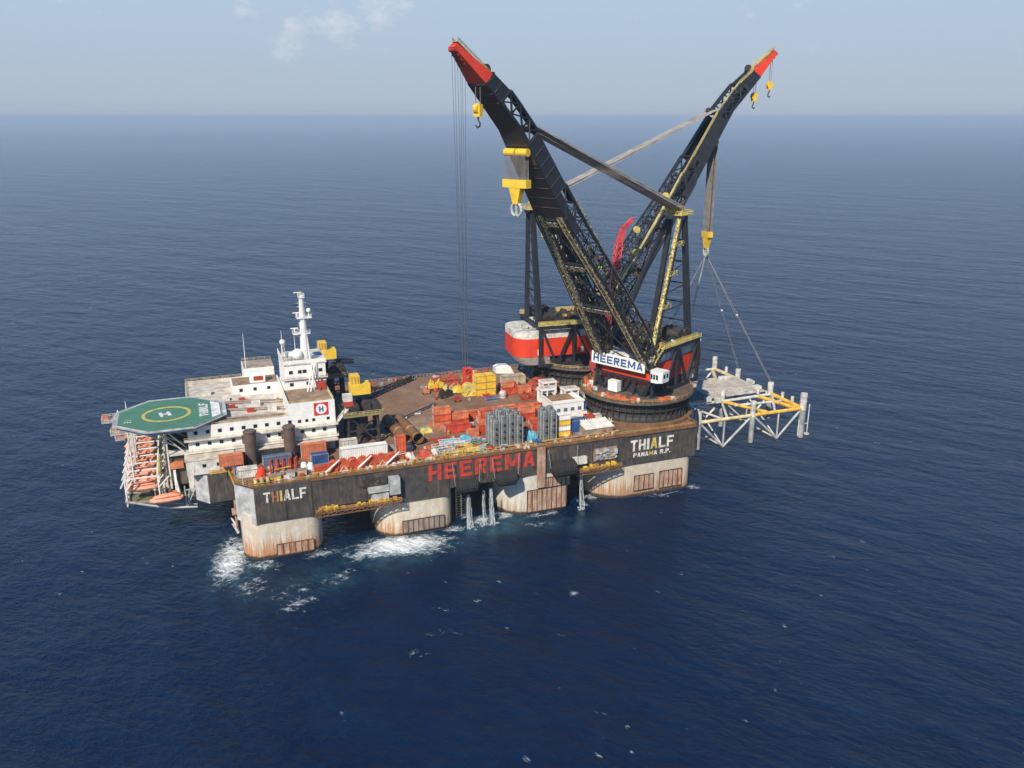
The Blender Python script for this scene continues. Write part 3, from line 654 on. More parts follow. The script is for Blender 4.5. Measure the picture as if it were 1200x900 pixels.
BW(MB().tube((23.5,36.5,44.6),(26.5,41.8,53.6),.22).tube((24.6,36.2,44.6),(27.4,41.8,53.6),.22).box(26.3,41.4,48.4,28,41.7,53.6).tube((26,38,44.5),(26,38,52),.25), 'external_stair', white)
# radar mast
ms = thing('radar_mast', 'tall white radar mast with round platforms on the bridge roof', 'mast', (24.6, 44.5, 54.2))
k = MB().tube((0,0,0),(0,0,24.2),1.75,.8,n=10).tube((-1.5,-1.2,0),(-.5,-.4,14),.35,n=6).tube((1.6,-1.2,0),(.5,-.4,14),.35,n=6); k.build('mast_pole', white, ms, smooth=True)
k = MB()
for i in range(12): k.box(-.18,-1.5+i*.07,.8+i*1.9,.18,-1.2+i*.07,1.0+i*1.9)
k.tube((-.3,-1.55,0),(-.25,-.75,23.5),.09).tube((.3,-1.55,0),(.25,-.75,23.5),.09).build('ladder', grey_lt, ms)
for z, x0, x1, r_ in ((10.4,-3.9,2.3,1.2),(16.2,-2.3,3.1,1.5),(23.6,-1.1,1.1,1.1)):
    p = MB().box(x0,-r_,z-.18,x1,r_,z+.1); p.tube((x0+.3,0,z-.2),(0,0,z-1.9),.16).tube((x1-.3,0,z-.2),(0,0,z-1.9),.16).build('mast_platform', white, ms)
    q = MB().rail([(x0,-r_,z+.1),(x1,-r_,z+.1),(x1,r_,z+.1),(x0,r_,z+.1),(x0,-r_,z+.1)],1.0,1.2,.06); q.build('railing', white, ms)
MB().box(-4.6,-.2,12.2,-1.8,.2,12.55).tube((-3.2,0,10.5),(-3.2,0,12.2),.2).build('radar_scanner', white, ms)
MB().box(-3.4,-.2,17.9,-.9,.2,18.2).tube((-2.0,0,16.3),(-2.0,0,17.9),.2).build('radar_scanner', white, ms)
MB().box(-2.6,-.15,25.2,.2,.15,25.5).tube((-1,0,23.7),(-1,0,25.2),.12).build('radar_scanner', white, ms)
MB().sphere((2.3,0,18.6),.85).tube((2.3,0,16.3),(2.3,0,18),.2).build('radome', white, ms, smooth=True)
k = MB()
for i in range(5): k.tube((-1+.5*i,0,23.7),(-1+.5*i,0,25.0+.35*(i%2)),.08,n=4)
for z in (13.4,14.2,20.2,21.5): k.tube((-1.8,0,z),(1.6,0,z),.07,n=4)
k.build('antenna', white, ms)
for (x, y, z, r_, st, lab) in ((21.8,43.6,57.0,2.15,1.0,'largest white radome, low at the foot of the radar mast'),(13.9+2.9,44,62.0,1.05,6.6,'highest small white radome on its own lattice stand on the bridge roof'),
        (17.9,46,56.6,1.15,1.6,'small white radome between the lattice stand and the next radome'),(19.6,44.6,56.8,1.05,1.6,'small white radome just left of the largest radome')):
    t = thing('satellite_radome', lab, 'radome', (x, y, 54.25), 0, 'white satellite radomes on the bridge roof')
    MB().sphere((0,0,z-54.25), r_, 18).build('dome', white, t, smooth=True)
    h = z-54.25-r_*.8; q = MB()
    for sx, sy in ((-1,-1),(1,-1),(1,1),(-1,1)): q.tube((sx*r_*.8,sy*r_*.8,0),(sx*r_*.35,sy*r_*.35,h),.12,n=4)
    if h > 3:
        for i in range(5): q.tube((-.7,-.7,i*h/5),(.6,-.7,(i+1)*h/5),.1,n=4)
    q.build('stand', white_dirty, t)
for x, y, z0, z1, lab in ((4.6,66.6,47.3,61,'thin white whip antenna on the far tan roof, leftmost of the whips'),(13.6+2.9,43,54.2,66.5,'thick white whip antenna at the left end of the bridge roof'),(21.2,45,54.2,64.5,'short whip antenna beside the largest radome'),(-37.6,48.5,42,44.6,'stub antenna on the far rim of the helideck')):
    o = MB().tube((0,0,0),(0,0,z1-z0),.16,.06,n=6).build('whip_antenna', white, loc=(x,y,z0)); tag(o, lab, 'antenna')
for x, lab in ((1.4,'brown vertical cylinder standing against the white wall, nearer the bow'),(14.3,'brown vertical cylinder standing against the white wall, nearer the bridge')):
    t = thing('brown_pedestal', lab, 'pedestal', (x, 20.2, D), 0, 'brown pedestals before the white wall')
    MB().lathe([(2.0,0),(2.0,12.3),(1.85,12.5)], n=24).build('pedestal_shell', post_brown, t, smooth=True)
    MB().lathe([(2.25,11.8),(2.25,12.2),(2.02,12.2)], n=24).box(-2.6,-.3,8,-1.9,.3,11).build('collar', post_brown, t)

# ------------------------------------------------------------------ helideck
hd = thing('helideck', 'green octagonal helicopter landing deck with a yellow circle over the bow', 'helideck', (-23, 37, 42))
oc = [(16.5*a, 16.5*b) for a, b in ((-1,-.414),(-.414,-1),(.414,-1),(1,-.414),(1,.414),(.414,1),(-.414,1),(-1,.414))]
MB().prism(oc, -.9, 0).build('deck_plate', heli_green, hd)
o2 = [(x*1.015, y*1.015) for x, y in oc]
fr = MB()
for (a, b), (c, d) in zip(oc, oc[1:]+oc[:1]):
    fr.box(0,0,0,0,0,0) if False else None
    fr.add([(a*1.012,b*1.012,-1.5),(c*1.012,d*1.012,-1.5),(c*1.012,d*1.012,.04),(a*1.012,b*1.012,.04),(a*1.001,b*1.001,-1.5),(c*1.001,d*1.001,-1.5),(c*1.001,d*1.001,.04),(a*1.001,b*1.001,.04)],[(0,1,2,3),(4,7,6,5),(0,4,5,1),(3,2,6,7)])
fr.build('rim', grey_lt, hd)
net = MB()
for (a, b), (c, d) in zip(oc, oc[1:]+oc[:1]):
    net.plate([(a*1.014,b*1.014,-.35),(c*1.014,d*1.014,-.35),(c*1.10,d*1.10,-.1),(a*1.10,b*1.10,-.1)], .08)
net.build('safety_net', netting, hd)
ring = MB(); n = 56
vs = []
for r_ in (6.9, 8.0):
    for z in (.004, .05):
        vs += [(r_*math.cos(2*math.pi*i/n)-1.3, r_*math.sin(2*math.pi*i/n), z) for i in range(n)]
fs = []
for i in range(n):
    j = (i+1) % n; fs += [(n+i, n+j, 3*n+j, 3*n+i), (i, 2*n+i, 2*n+j, j), (i, j, n+j, n+i), (2*n+i, 3*n+i, 3*n+j, 2*n+j)]
ring.add(vs, fs).build('landing_circle', heli_yel, hd)
word('landing_letter', 'H', 3.6, 4.4, Matrix.Translation((-3.2,-2.6,.03)) @ Matrix.Rotation(R(10),4,'Z'), hd, heli_white, bold=.05)
word('deck_name_letter', 'THIALF', 14.5, 3.0, Matrix.Translation((12.2,-6.8,.03)) @ Matrix.Rotation(R(90),4,'Z'), hd, heli_white, bold=.03)
MB().add([(13.2,-9.3,.01),(16.1,-6.4,.01),(16.1,6.4,.01),(13.2,9.3,.01),(13.2,-9.3,.05),(16.1,-6.4,.05),(16.1,6.4,.05),(13.2,9.3,.05)],[(3,2,1,0),(4,5,6,7),(0,1,5,4),(1,2,6,5),(2,3,7,6),(3,0,4,7)]).build('white_end_marking', heli_white, hd)
k = MB()
for i in range(3): k.box(-14.6+i*.9,-5.2,.01,-14.1+i*.9,-4.4,.045); k.box(-14.4+i*.8,-3.0,.01,-14.0+i*.8,-2.6,.045)
k.build('small_deck_marking', heli_white, hd)
k = MB()
for x in (-15,-9,-3,3,9,14):
    k.tube((x,-13.5 if abs(x)<10 else -7,-1.0),(x,13.5 if abs(x)<10 else 7,-1.0),.32,n=4)
for y in (-12,-6,0,6,12): k.tube((-12 if abs(y)>7 else -16,y,-1.9),(12 if abs(y)>7 else 16,y,-1.9),.35,n=4)
for (x,y,x2,y2) in ((-10,-10,4,-6),(-2,-12,5,-6),(8,-10,5.2,-10),(-12,10,4,8),(12,-6,6,-8),(-14,0,4.5,0)):
    k.tube((x,y,-1.9),(x2,y2,-12),.3,n=5)
for x, y in ((-13.5,-9),(-13.5,6),(-13.5,14),(-2,-12.5),(5,-12.5)): k.tube((x,y,-1.5),(x,y,-22.5),.32,n=5)
k.tube((-2,-12.5,-4),(5,-12.5,-12),.2).tube((-13.5,-9,-12),(-13.5,14,-3),.2)
k.build('support_frame', white_dirty, hd)
# bow gallery that carries the lifeboats
ga = thing('lifeboat_gallery', 'open white steel gallery of decks and davit posts hanging off the bow', 'gallery', (-40, 24, 14))
def GW(mb, name, mat): return shift(mb, -40, 24, 14).build(name, mat, ga)
GW(MB().box(-39.5,24,15.6,-17.6,88,15.9), 'gallery_deck', P('olive deck', (.16,.16,.10), .3, .4, .8, streak=False))
k = MB().path([(-39.5,23,17.6),(-27,22.6,13.6),(-17.7,22.2,12.6)], .34).path([(-39.5,88,17.6),(-17.7,88,12.6)], .34)
for y in range(24, 90, 8): k.tube((-39.5,y,17.2),(-17.6,y,12.8),.25,n=4); k.tube((-39.4,y,17.2),(-39.4,y,15.6),.2,n=4)
k.tube((-39.5,23,17.4),(-39.5,88,17.4),.28).tube((-20.6,22.8,13.4),(-19.6,22.8,19),.22).tube((-20.6,22.8,13.4),(-17.8,22.8,19),.2).tube((-21,22.8,13),(-21,22.8,20.5),.25).tube((-21,22.8,19),(-17.6,22.8,19),.25)
GW(k, 'gallery_truss', grey_lt)
k = MB()
for i in range(11):
    y = 23.6+i*6.95
    for x in (-39.2,-29.0): k.tube((x,y,15.6),(x,y,25.2),.28,n=4)
    k.tube((-39.2,y,25.2),(-29,y,25.2),.26,n=4); k.tube((-39.2,y,21),(-36.6,y,25),.2,n=4); k.tube((-29,y,21),(-25.5,y,24.6),.22,n=4)
    k.tube((-39.2,y,25.2),(-40.6,y,22.4),.26,n=4)
k.tube((-29,23.6,25.2),(-29,93,25.2),.3,n=4).tube((-39.2,23.6,25.2),(-39.2,93,25.2),.25,n=4).tube((-29,23.6,20),(-29,93,20),.2,n=4)
GW(k, 'davit_frame', white)
k = MB().rail([(-28.6,23.6,25.4),(-28.6,92,25.4)],1.1,1.4,.09).rail([(-26.3,23.6,15.9),(-26.3,88,15.9)],1.1,1.6,.08).rail([(-39.4,23.4,15.9),(-27,23.4,15.9)],1.1,1.6,.08)
k.box(-29.4,23.6,25.25,-27.8,92,25.38)
GW(k, 'railing', cream_y)
k = MB()
for i in range(60):
    y = 25+random.random()*62; x = random.choice((-28.3,-27.4,-26.5)); k.box(x,y,15.9,x+.5+random.random(),y+.4+random.random(),16.5+random.random()*3.5)
GW(k, 'gallery_winch', white_dirty)
k = MB().box(-26,25,15.9,-25.4,88,31.5)
for i in range(9): k.box(-25.4,26+i*7,20,-17.8,26.6+i*7,31)
GW(k, 'inner_bulkhead', P('olive grey bulkhead', (.10,.095,.065), .3, .5, .8))
GW(MB().box(-24,24.4,16,-23.2,25.4,26).tube((-22.6,24,16),(-23.4,24,22),.45), 'white_pipe', white)
GW(MB().box(-25.2,24.6,31,-18,30,31.4).box(-19.5,24.6,15.9,-18,29,31), 'side_landing', white_dirty)
GW(MB().box(-25,24.4,26.4,-20.5,27,28.6), 'orange_store', orange2)
def lifeboat():
    t = thing('lifeboat', '', 'lifeboat', (0,0,0), 0, 'orange lifeboats hung across the bow gallery')
    def rings(prof, n=14):
        out = []
        for x, hw, zb, zt in prof:
            out.append([(x, hw*math.cos(2*math.pi*i/n), (zt+zb)/2+(zt-zb)/2*math.sin(2*math.pi*i/n)) for i in range(n)])
        return out
    MB().loft(rings([(-5.4,.15,1.3,1.8),(-4.9,.9,.7,2.1),(-3.6,1.45,.2,2.3),(0,1.65,0,2.35),(3.4,1.5,.1,2.3),(4.7,1.0,.5,2.1),(5.2,.3,1.1,1.9)])).build('boat_hull', lifeboat_or, t, smooth=True)
    MB().loft(rings([(-4.3,.4,1.9,2.4),(-3.6,1.1,1.8,2.9),(-1,1.3,1.8,3.2),(2.6,1.3,1.8,3.2),(4.0,1.0,1.8,2.8),(4.5,.3,1.8,2.3)])).build('canopy', lifeboat_or, t, smooth=True)
    MB().box(2.0,-.7,3.05,3.4,.7,3.7).build('cockpit', orange2, t)
    k = MB().tube((-3.4,0,2.6),(-3.4,0,5.2),.1,n=4).tube((3.4,0,2.8),(3.4,0,5.2),.1,n=4).box(-3.7,-.2,5.1,-3.1,.2,5.6).box(3.1,-.2,5.1,3.7,.2,5.6); k.build('falls', white_dirty, t)
    k = MB().box(-4.4,-1.68,1.25,4.2,-1.6,1.4); k.build('rubbing_strake', white_dirty, t)
    return t
lb = lifeboat(); ordn = ['nearest', 'second', 'third', 'fourth', 'fifth', 'sixth', 'seventh', 'eighth', 'ninth']
lb.location = (-34.2, 27, 19.2); lb['label'] = 'orange lifeboat nearest the camera inside the bow gallery, just above the low hung boat'
for i in range(1, 9): dup(lb, (-34.2-.35*i, 27+7*i, 19.2), 0, '%s orange lifeboat counted from the near end inside the bow gallery' % ordn[i])
dup(lb, (-26.8, 20.6, 16.4), R(4), 'large orange lifeboat hung lowest, outside the near end of the gallery')
# outboard platforms on the far bow
for (x, y, z, w, d, lab, tm) in ((-44.5, 72, 31.0, 7.5, 6, 'highest small outboard platform past the helideck, carrying orange gear', tan_roof), (-43.5, 70, 26.4, 4.5, 5, 'small outboard platform with tan gear just below the highest one', tan_roof), (-43.0, 84, 19.5, 5.5, 6, 'lowest outboard platform beside the red end of the gallery', stain_grey)):
    t = thing('outboard_platform', lab, 'platform', (x, y, z), 0, 'outboard platforms on the far bow')
    MB().box(-w/2,-d/2,-.5,w/2,d/2,0).tube((w/2-.5,0,-.5),(w/2+4.5,0,-4),.25).tube((w/2,-d/2+.3,-.3),(w/2+4.5,-d/2+.3,-.3),.3).tube((w/2,d/2-.3,-.3),(w/2+5,d/2-.3,-.3),.3).build('platform_deck', grey_lt, t)
    MB().rail([(-w/2,-d/2,0),(w/2,-d/2,0)],1.2,1.2,.08).rail([(-w/2,-d/2,0),(-w/2,d/2,0),(w/2,d/2,0)],1.2,1.2,.08).build('railing', white_dirty, t)
    MB().box(-w/2+.3,-1.2,0,-w/2+2.4,1.2,1.7).box(0,-1.6,0,1.4,.6,1.1).build('equipment', orange2 if z > 30 else (stain if z > 20 else red2), t)
t = thing('white_spire_buoy', 'white pointed cone standing on the highest outboard platform', 'cone', (-42.4, 70.5, 31)); MB().lathe([(.9,0),(.8,1.0),(.12,3.8)], n=12).build('cone_body', white, t); MB().lathe([(1.05,0),(1.05,.25)], n=12).build('base_ring', grey_lt, t)

# ------------------------------------------------------------------ heavy lift cranes
def lerp_tab(tab, x):
    if x <= tab[0][0]: return tab[0][1]
    for (a, va), (b, vb) in zip(tab, tab[1:]):
        if x <= b: return va+(vb-va)*(x-a)/(b-a)
    return tab[-1][1]
WT = [(0,25),(40,19.6),(72,13.4),(105,9.6),(129,7.4),(142.5,2.4)]       # outer width along the boom
DT = [(0,4.5),(12,7.6),(66,8.2),(105,9.7),(120,8.3),(129,5.7),(142.5,1.2)]     # top chord above the foot line
BT = [(0,-.6),(40,1.2),(72,1.6),(110,4.1),(129,1.4),(142.5,-.5)]           # bottom chord
def heavy_crane(loc, az, elev, label, near):
    c = thing('heavy_lift_crane', label, 'crane', (loc[0], loc[1], D), R(az), 'the two heavy lift cranes at the stern')
    rnd = random.Random(11 if near else 12)
    MB().lathe([(22.4,.05),(22.4,1.1),(21.0,1.5),(20.6,.1)], n=56).build('base_ring', pipe_brown, c, smooth=True)
    tub = MB().lathe([(20.2,.1),(20.2,2.4),(19.4,3),(19.6,8.6)], n=56).build('tub', tub_dark, c, smooth=True)
    k = MB()
    for i in range(48):
        a = 2*math.pi*i/48; k.cbox((20.1*math.cos(a),20.1*math.sin(a),4.6),(.9,.35,7.6),a)
    k.lathe([(20.9,5.6),(20.9,5.9),(19.6,5.9)], n=56, cap=False)
    k.build('tub_rib', black_rusty, tub)
    MB().lathe([(21.6,8.6),(22.6,9.1),(22.6,9.8),(21.8,9.9)], n=56).build('slewing_platform', P('crane platform grey brown', (.11,.095,.08), .35,.5,.7,streak=False), c)
    pts = [(22.3*math.cos(2*math.pi*i/40), 22.3*math.sin(2*math.pi*i/40), 9.9) for i in range(41)]
    MB().rail(pts, 1.3, 1.5, .1).build('platform_railing', ochre if near else cream_y, c)
    k = MB(); k2 = MB()
    for i in range(46):
        a = R(rnd.uniform(-75, 75)); rr = rnd.uniform(17.8, 21.4)
        (k if rnd.random() < .7 else k2).cbox((rr*math.cos(a), rr*math.sin(a), 9.9+.6), (rnd.uniform(.6,1.7), rnd.uniform(.6,2.2), rnd.uniform(.7,1.9)), a)
    k.build('platform_gear', orange, c); k2.build('platform_gear', white_dirty, c)
    # counterweight and machinery house
    def rrect(x0, x1, y, r_):
        pts = []
        for cx, cy, a0 in ((x1-1.0, -y+1.0, -90), (x1-1.0, y-1.0, 0)):
            for i in range(3): a = R(a0+45*i); pts.append((cx+1.0*math.cos(a), cy+1.0*math.sin(a)))
        for cx, cy, a0 in ((x0+r_, y-r_, 90), (x0+r_, -y+r_, 180)):
            for i in range(7): a = R(a0+15*i); pts.append((cx+r_*math.cos(a), cy+r_*math.sin(a)))
        return pts
    house = MB().prism(rrect(-33.5, 9, 11.6, 6.5), 14.2, 22.3).build('counterweight_house', red, c, smooth=True)
    MB().prism(rrect(-33.45, 8.95, 11.55, 6.45), 22.3, 25.2).build('roof', white_dirty, house)
    k = MB()
    lo = [(x*1.0, y, 14.2) for x, y in rrect(-33.4, -18, 11.5, 6.4)]; hi = [(x*.86-1.2, y*.8, 9.9) for x, y in rrect(-33.4, -18, 11.5, 6.4)]
    k.loft([hi, lo]).build('counterweight_skirt', white_dirty, house, smooth=True)
    MB().box(-17,-10,9.9,8.6,10,14.2).build('turntable_core', black_rusty, c)
    k = MB()
    for i in range(14): x = rnd.uniform(-29, 2); y = rnd.uniform(-9.5, 9); k.box(x, y, 25.6, x+rnd.uniform(1,3.4), y+rnd.uniform(1,2.6), 25.6+rnd.uniform(.6,2.2))
    k.build('roof_unit', grey_lt if not near else white_dirty, house)
    k = MB().box(-24,-11.75,15.0,-22.8,-11.3,17.6).box(-4,-11.75,15,-2.8,-11.3,17.6).box(-24,11.3,15.0,-22.8,11.75,17.6).box(-4,11.3,15,-2.8,11.75,17.6); k.build('house_door', white, house)
    # lateral A-shaped side frames
    for sy in (-1, 1):
        y = 13.2*sy; k = MB()
        k.box(-24,y-.55,26.6,3.2,y+.55,28.2).box(-24,y-.5,10.0,10.5,y+.5,11.2)
        for x in (-23.4, -8, 9.2): k.box(x-.6,y-.5,11.2,x+.6,y+.5,27 if x < 8 else 22.2)
        k.tube((3.0,y,27.4),(9.4,y,22.0),.75,n=4)
        for a, b in ((-22.8,-15.7),(-15.7,-8.6)): pass
        k.tube((-22.6,y,26.8),(-16.0,y,11.2),.62,n=4).tube((-8.6,y,26.8),(-15.4,y,11.2),.62,n=4).tube((-7.4,y,26.8),(.4,y,11.2),.62,n=4).tube((8.6,y,22),(1.0,y,11.2),.62,n=4)
        o = k.build('side_frame', black, c)
        MB().box(-24.2,y-.9,28.2,3.4,y+.9,28.55).build('frame_walkway', cream_y, o)
        q = MB().rail([(-24,y-.85,28.5),(3.2,y-.85,28.5),(9.6,y-.85,23.2)],1.3,1.2,.11).rail([(-24,y+.85,28.5),(3.2,y+.85,28.5),(9.6,y+.85,23.2)],1.3,1.2,.11); q.build('railing', yellow_lt, o)
    k = MB()
    for x in (-23.4,-8.4,2.6): k.box(x-.6,-13,26.7,x+.6,13,28.0)
    k.box(8.4,-12.6,19.8,9.8,12.6,21.6).box(10.2,-13.8,16.0,10.9,13.8,16.9)
    for y in (-13,-6.5,0,6.5,13): k.tube((10.4,y,16.5),(10.4,y*.8,9.9),.5,n=4)
    for y in (-13,-4.4,4.4): k.tube((10.4,y,16.6),(10.4,y+4.4,9.9),.42,n=4).tube((10.4,y+8.6,16.6),(10.4,y+4.4,9.9),.42,n=4)
    k.build('cross_girder', black, c)
    # winches on the frame
    k = MB()
    for x in (-19,-14,-4.5,1):
        for y in (-7.5, 0, 7.5): k.lathe([(2.3,-2.9),(2.3,-2.6),(1.7,-2.6),(1.7,2.6),(2.3,2.6),(2.3,2.9)], (x, y, 30.2 if x < -8 else 27.6), 16, axis='y')
    k.build('winch_drum', black_rusty, c)
    k = MB()
    for i in range(34): x = rnd.uniform(-22, 10); y = rnd.uniform(-11, 11); z = rnd.uniform(25.7, 29); k.box(x, y, z-1, x+rnd.uniform(.6,3), y+rnd.uniform(.6,3), z+rnd.uniform(.4,1.6))
    k.build('winch_machinery', P('winch machinery', (.085,.07,.055), .45, .6, .7, streak=False, gscale=1.0), c)
    k = MB()
    for i in range(16): x = rnd.uniform(-10, 10); y = rnd.uniform(-12, 12); k.box(x, y, 28.6, x+rnd.uniform(.6,1.6), y+rnd.uniform(.6,1.6), 28.6+rnd.uniform(.4,1.5))
    k.build('winch_guard', ochre, c)
    MB().box(10.9,-4.6,10.4,13.6,-.2,14.6).build('operator_cab', white, c)
    if near:
        cb = MB().prism([(8.5,14.2),(13.0,14.2),(14.6,15.8),(14.6,18.2),(13.0,19.8),(8.5,19.8)], 18.0, 22.2).build('control_cab', white, c)
        k = MB()
        for y in (15.9,17.1,18.3): k.box(14.58,y-.42,19.4,14.66,y+.42,21.3)
        k.box(9.2,19.78,19.6,10.4,19.86,21.2).box(11.2,19.78,19.6,12.4,19.86,21.2); k.build('cab_window', glass, cb)
        sg = MB().box(11.6,-14.2,19.8,11.9,11.0,24.6).build('sign_board', white, c)
        Ms = Matrix(((0,0,1,11.93),(1,0,0,-13.3),(0,1,0,20.6),(0,0,0,1)))
        word('sign_letter', 'HEEREMA', 23.4, 3.1, Ms, sg, blue_letter, bold=.055, gap=.2)
    # A-frame mast
    top = 76.0
    for sy in (-1, 1):
        k = MB().tube((-22.5,8.6*sy,28.2),(-24.0,2.9*sy,top),1.55,1.25,n=4); o = k.build('mast_leg', black, c)
        k = MB().tube((4.0,9.4*sy,27.8),(-21.6,2.9*sy,top-1),1.25,1.05,n=4); o = k.build('front_leg', black, c)
        q = MB(); a = Vector((4.0,9.4*sy,29.6)); b = Vector((-21.2,2.9*sy,top+.8))
        if (sy > 0) == near:
            q.plate([a+Vector((0,-.6,0)),a+Vector((0,.6,0)),b+Vector((0,.6,0)),b+Vector((0,-.6,0))], .2)
            for off in (-.7,.7):
                q.rail([a+Vector((0,off,0)),b+Vector((0,off,0))],1.5,1.3,.12)
            for f in (.30,.55,.78):
                p = a.lerp(b, f); q.box(p.x-4.6,p.y-1.2,p.z-1.6,p.x+.8,p.y+1.4,p.z-1.2); q.rail([(p.x-4.6,p.y-1.2,p.z-1.2),(p.x-4.6,p.y+1.4,p.z-1.2),(p.x+.8,p.y+1.4,p.z-1.2)],1.3,1.2,.12)
            q.build('stairway', stair_y, o)
    k = MB()
    for f in (.12,.28,.44,.62,.8):
        y = 8.6+(2.9-8.6)*f; z = 28.2+(top-28.2)*f; x = -22.5-1.5*f; k.tube((x,-y,z),(x,y,z),.4,n=4)
    for f0, f1 in ((.12,.28),(.28,.44),(.44,.62),(.62,.8)):
        y0 = 8.6-5.7*f0; y1 = 8.6-5.7*f1; k.tube((-22.6-1.4*f0,-y0,28.2+(top-28.2)*f0),(-22.6-1.4*f1,y1,28.2+(top-28.2)*f1),.26,n=4)
    k.build('mast_bracing', black, c)
    k = MB().box(-25.5,-3.6,top-1.4,-20.4,3.6,top+.3)
    k.build('mast_head', grey_steel if near else black, c)
    k = MB().box(-27.2,-5.2,top+.35,-18.6,5.2,top+.7)
    for y in (-3,-1.5,0,1.5,3): k.lathe([(1.7,-.25),(1.7,.25)], (-22.5,y,top+1.9), 14, axis='y')
    k.rail([(-27.2,-5.2,top+.7),(-18.6,-5.2,top+.7),(-18.6,5.2,top+.7),(-27.2,5.2,top+.7),(-27.2,-5.2,top+.7)],1.3,1.3,.11)
    k.build('mast_sheaves', yellow_lt if near else cream_y, c)
    # ---- boom
    th = R(elev); ex = Vector((math.cos(th), 0, math.sin(th))); dn = Vector((-math.sin(th), 0, math.cos(th))); foot = Vector((9.5, 0, 22.0))
    def Q(s_, lat, d): return foot+ex*s_+dn*d+Vector((0, lat, 0))
    def wo_(s_): return lerp_tab(WT, s_)/2
    def hi_(s_): return lerp_tab(DT, s_)
    def lo_(s_): return lerp_tab(BT, s_)
    boom = MB().box(8.2,-13.6,20.6,10.6,13.6,23.2).build('boom_hinge', black_rusty, c)
    NB = 13; S1 = 76.0
    for sy in (-1, 1):
        k = MB()
        def corner(s_, i):    # 0 outer-low 1 inner-low 2 inner-high 3 outer-high
            w = wo_(s_); lw = 4.6 if s_ > 8 else 2.2+2.4*s_/8
            return Q(s_, sy*(w if i in (0,3) else w-lw), lo_(s_) if i < 2 else hi_(s_))
        ss = [S1*i/NB for i in range(NB+1)]
        for a, b in zip(ss, ss[1:]):
            for i in range(4): k.tube(corner(a,i), corner(b,i), .52 if i in (0,3) else .38, n=5)
            for i, j in ((0,1),(1,2),(2,3),(3,0)):
                k.tube(corner(b,i), corner(b,j), .19, n=4); k.tube(corner(a,i), corner(b,j), .18, n=4); k.tube(corner(a,j), corner(b,i), .18, n=4)
        for f in range(3): k.tube(corner(0,f), corner(0,(f+1)%4), .5, n=5)
        o = k.build('boom_leg', black, c)
        q = MB()
        for a, b in zip(ss, ss[1:]):
            w0 = wo_(a)-.6; w1 = wo_(b)-.6
            q.plate([Q(a, sy*(w0-.5), lo_(a)-.3), Q(a, sy*(w0-3.0), lo_(a)-.3), Q(b, sy*(w1-3.0), lo_(b)-.3), Q(b, sy*(w1-.5), lo_(b)-.3)], .15)
        q.build('leg_walkway', khaki, o)
        q = MB()
        for a, b in zip(ss, ss[1:]):
            for off in (-1.0, -3.0): q.tube(Q(a, sy*(wo_(a)+off), lo_(a)-.9), Q(b, sy*(wo_(b)+off), lo_(b)-.9), .1, n=4)
            q.tube(Q(a, sy*(wo_(a)-1), lo_(a)-.9), Q(a, sy*(wo_(a)-1), lo_(a)+.4), .12, n=4)
        q.build('handrail', cream_y, o)
        q = MB()
        for a, b in zip(ss, ss[1:]):
            w0 = wo_(a); w1 = wo_(b)
            if not near and sy < 0 or near: q.plate([Q(a, sy*(w0-.2), hi_(a)+.8), Q(a, sy*(w0-1.9), hi_(a)+.8), Q(b, sy*(w1-1.9), hi_(b)+.8), Q(b, sy*(w1-.2), hi_(b)+.8)], .2)
        if q.f: q.rail([Q(0,sy*wo_(0),hi_(0)+.8),Q(S1,sy*wo_(S1),hi_(S1)+.8)],1.1,1.6,.1); q.build('top_walkway', cream_y if not near else khaki, o)
    k = MB(); kw = MB()
    for s_ in (30, 52, 73):
        w = wo_(s_)-4.4
        for d in (lo_(s_), hi_(s_)):
            for o_ in (-1.6, 1.6): k.tube(Q(s_+o_, -w, d), Q(s_+o_, w, d), .5, n=5)
        for i in range(6):
            y0 = -w+2*w*i/6; y1 = -w+2*w*(i+1)/6; k.tube(Q(s_-1.6, y0, lo_(s_)), Q(s_+1.6, y1, lo_(s_)), .22, n=4); k.tube(Q(s_, y0, lo_(s_)), Q(s_, y1, hi_(s_)), .22, n=4)
        kw.plate([Q(s_-1.0,-w,lo_(s_)-.7),Q(s_-1.0,w,lo_(s_)-.7),Q(s_+1.0,w,lo_(s_)-.7),Q(s_+1.0,-w,lo_(s_)-.7)],.2).rail([Q(s_,-w,lo_(s_)-.7),Q(s_,w,lo_(s_)-.7)],1.2,1.5,.12)
    for a, b in ((3,30),(30,52),(52,73)):
        wa = wo_(a)-4.5; wb_ = wo_(b)-4.5
        for d in (0, 1):
            da = (lo_, hi_)[d](a); db = (lo_, hi_)[d](b); k.tube(Q(a,-wa,da),Q(b,wb_,db),.3,n=4).tube(Q(a,wa,da),Q(b,-wb_,db),.3,n=4)
    k.build('cross_frame', black, c); kw.build('cross_walkway', khaki, c)
    # plated head, with lattice windows in its sides
    head = MB(); ss = [68,76,84,92,100,105,110,116,121,129]
    for a, b in zip(ss, ss[1:]):
        wa, wb_ = wo_(a), wo_(b)
        head.plate([Q(a,-wa,lo_(a)),Q(a,wa,lo_(a)),Q(b,wb_,lo_(b)),Q(b,-wb_,lo_(b))],.3)
        if a >= 76: head.plate([Q(a,-wa,hi_(a)),Q(a,-wa+2.6,hi_(a)),Q(b,-wb_+min(2.6,wb_),hi_(b)),Q(b,-wb_,hi_(b))],.3).plate([Q(a,wa-2.6,hi_(a)),Q(a,wa,hi_(a)),Q(b,wb_,hi_(b)),Q(b,wb_-min(2.6,wb_),hi_(b))],.3)
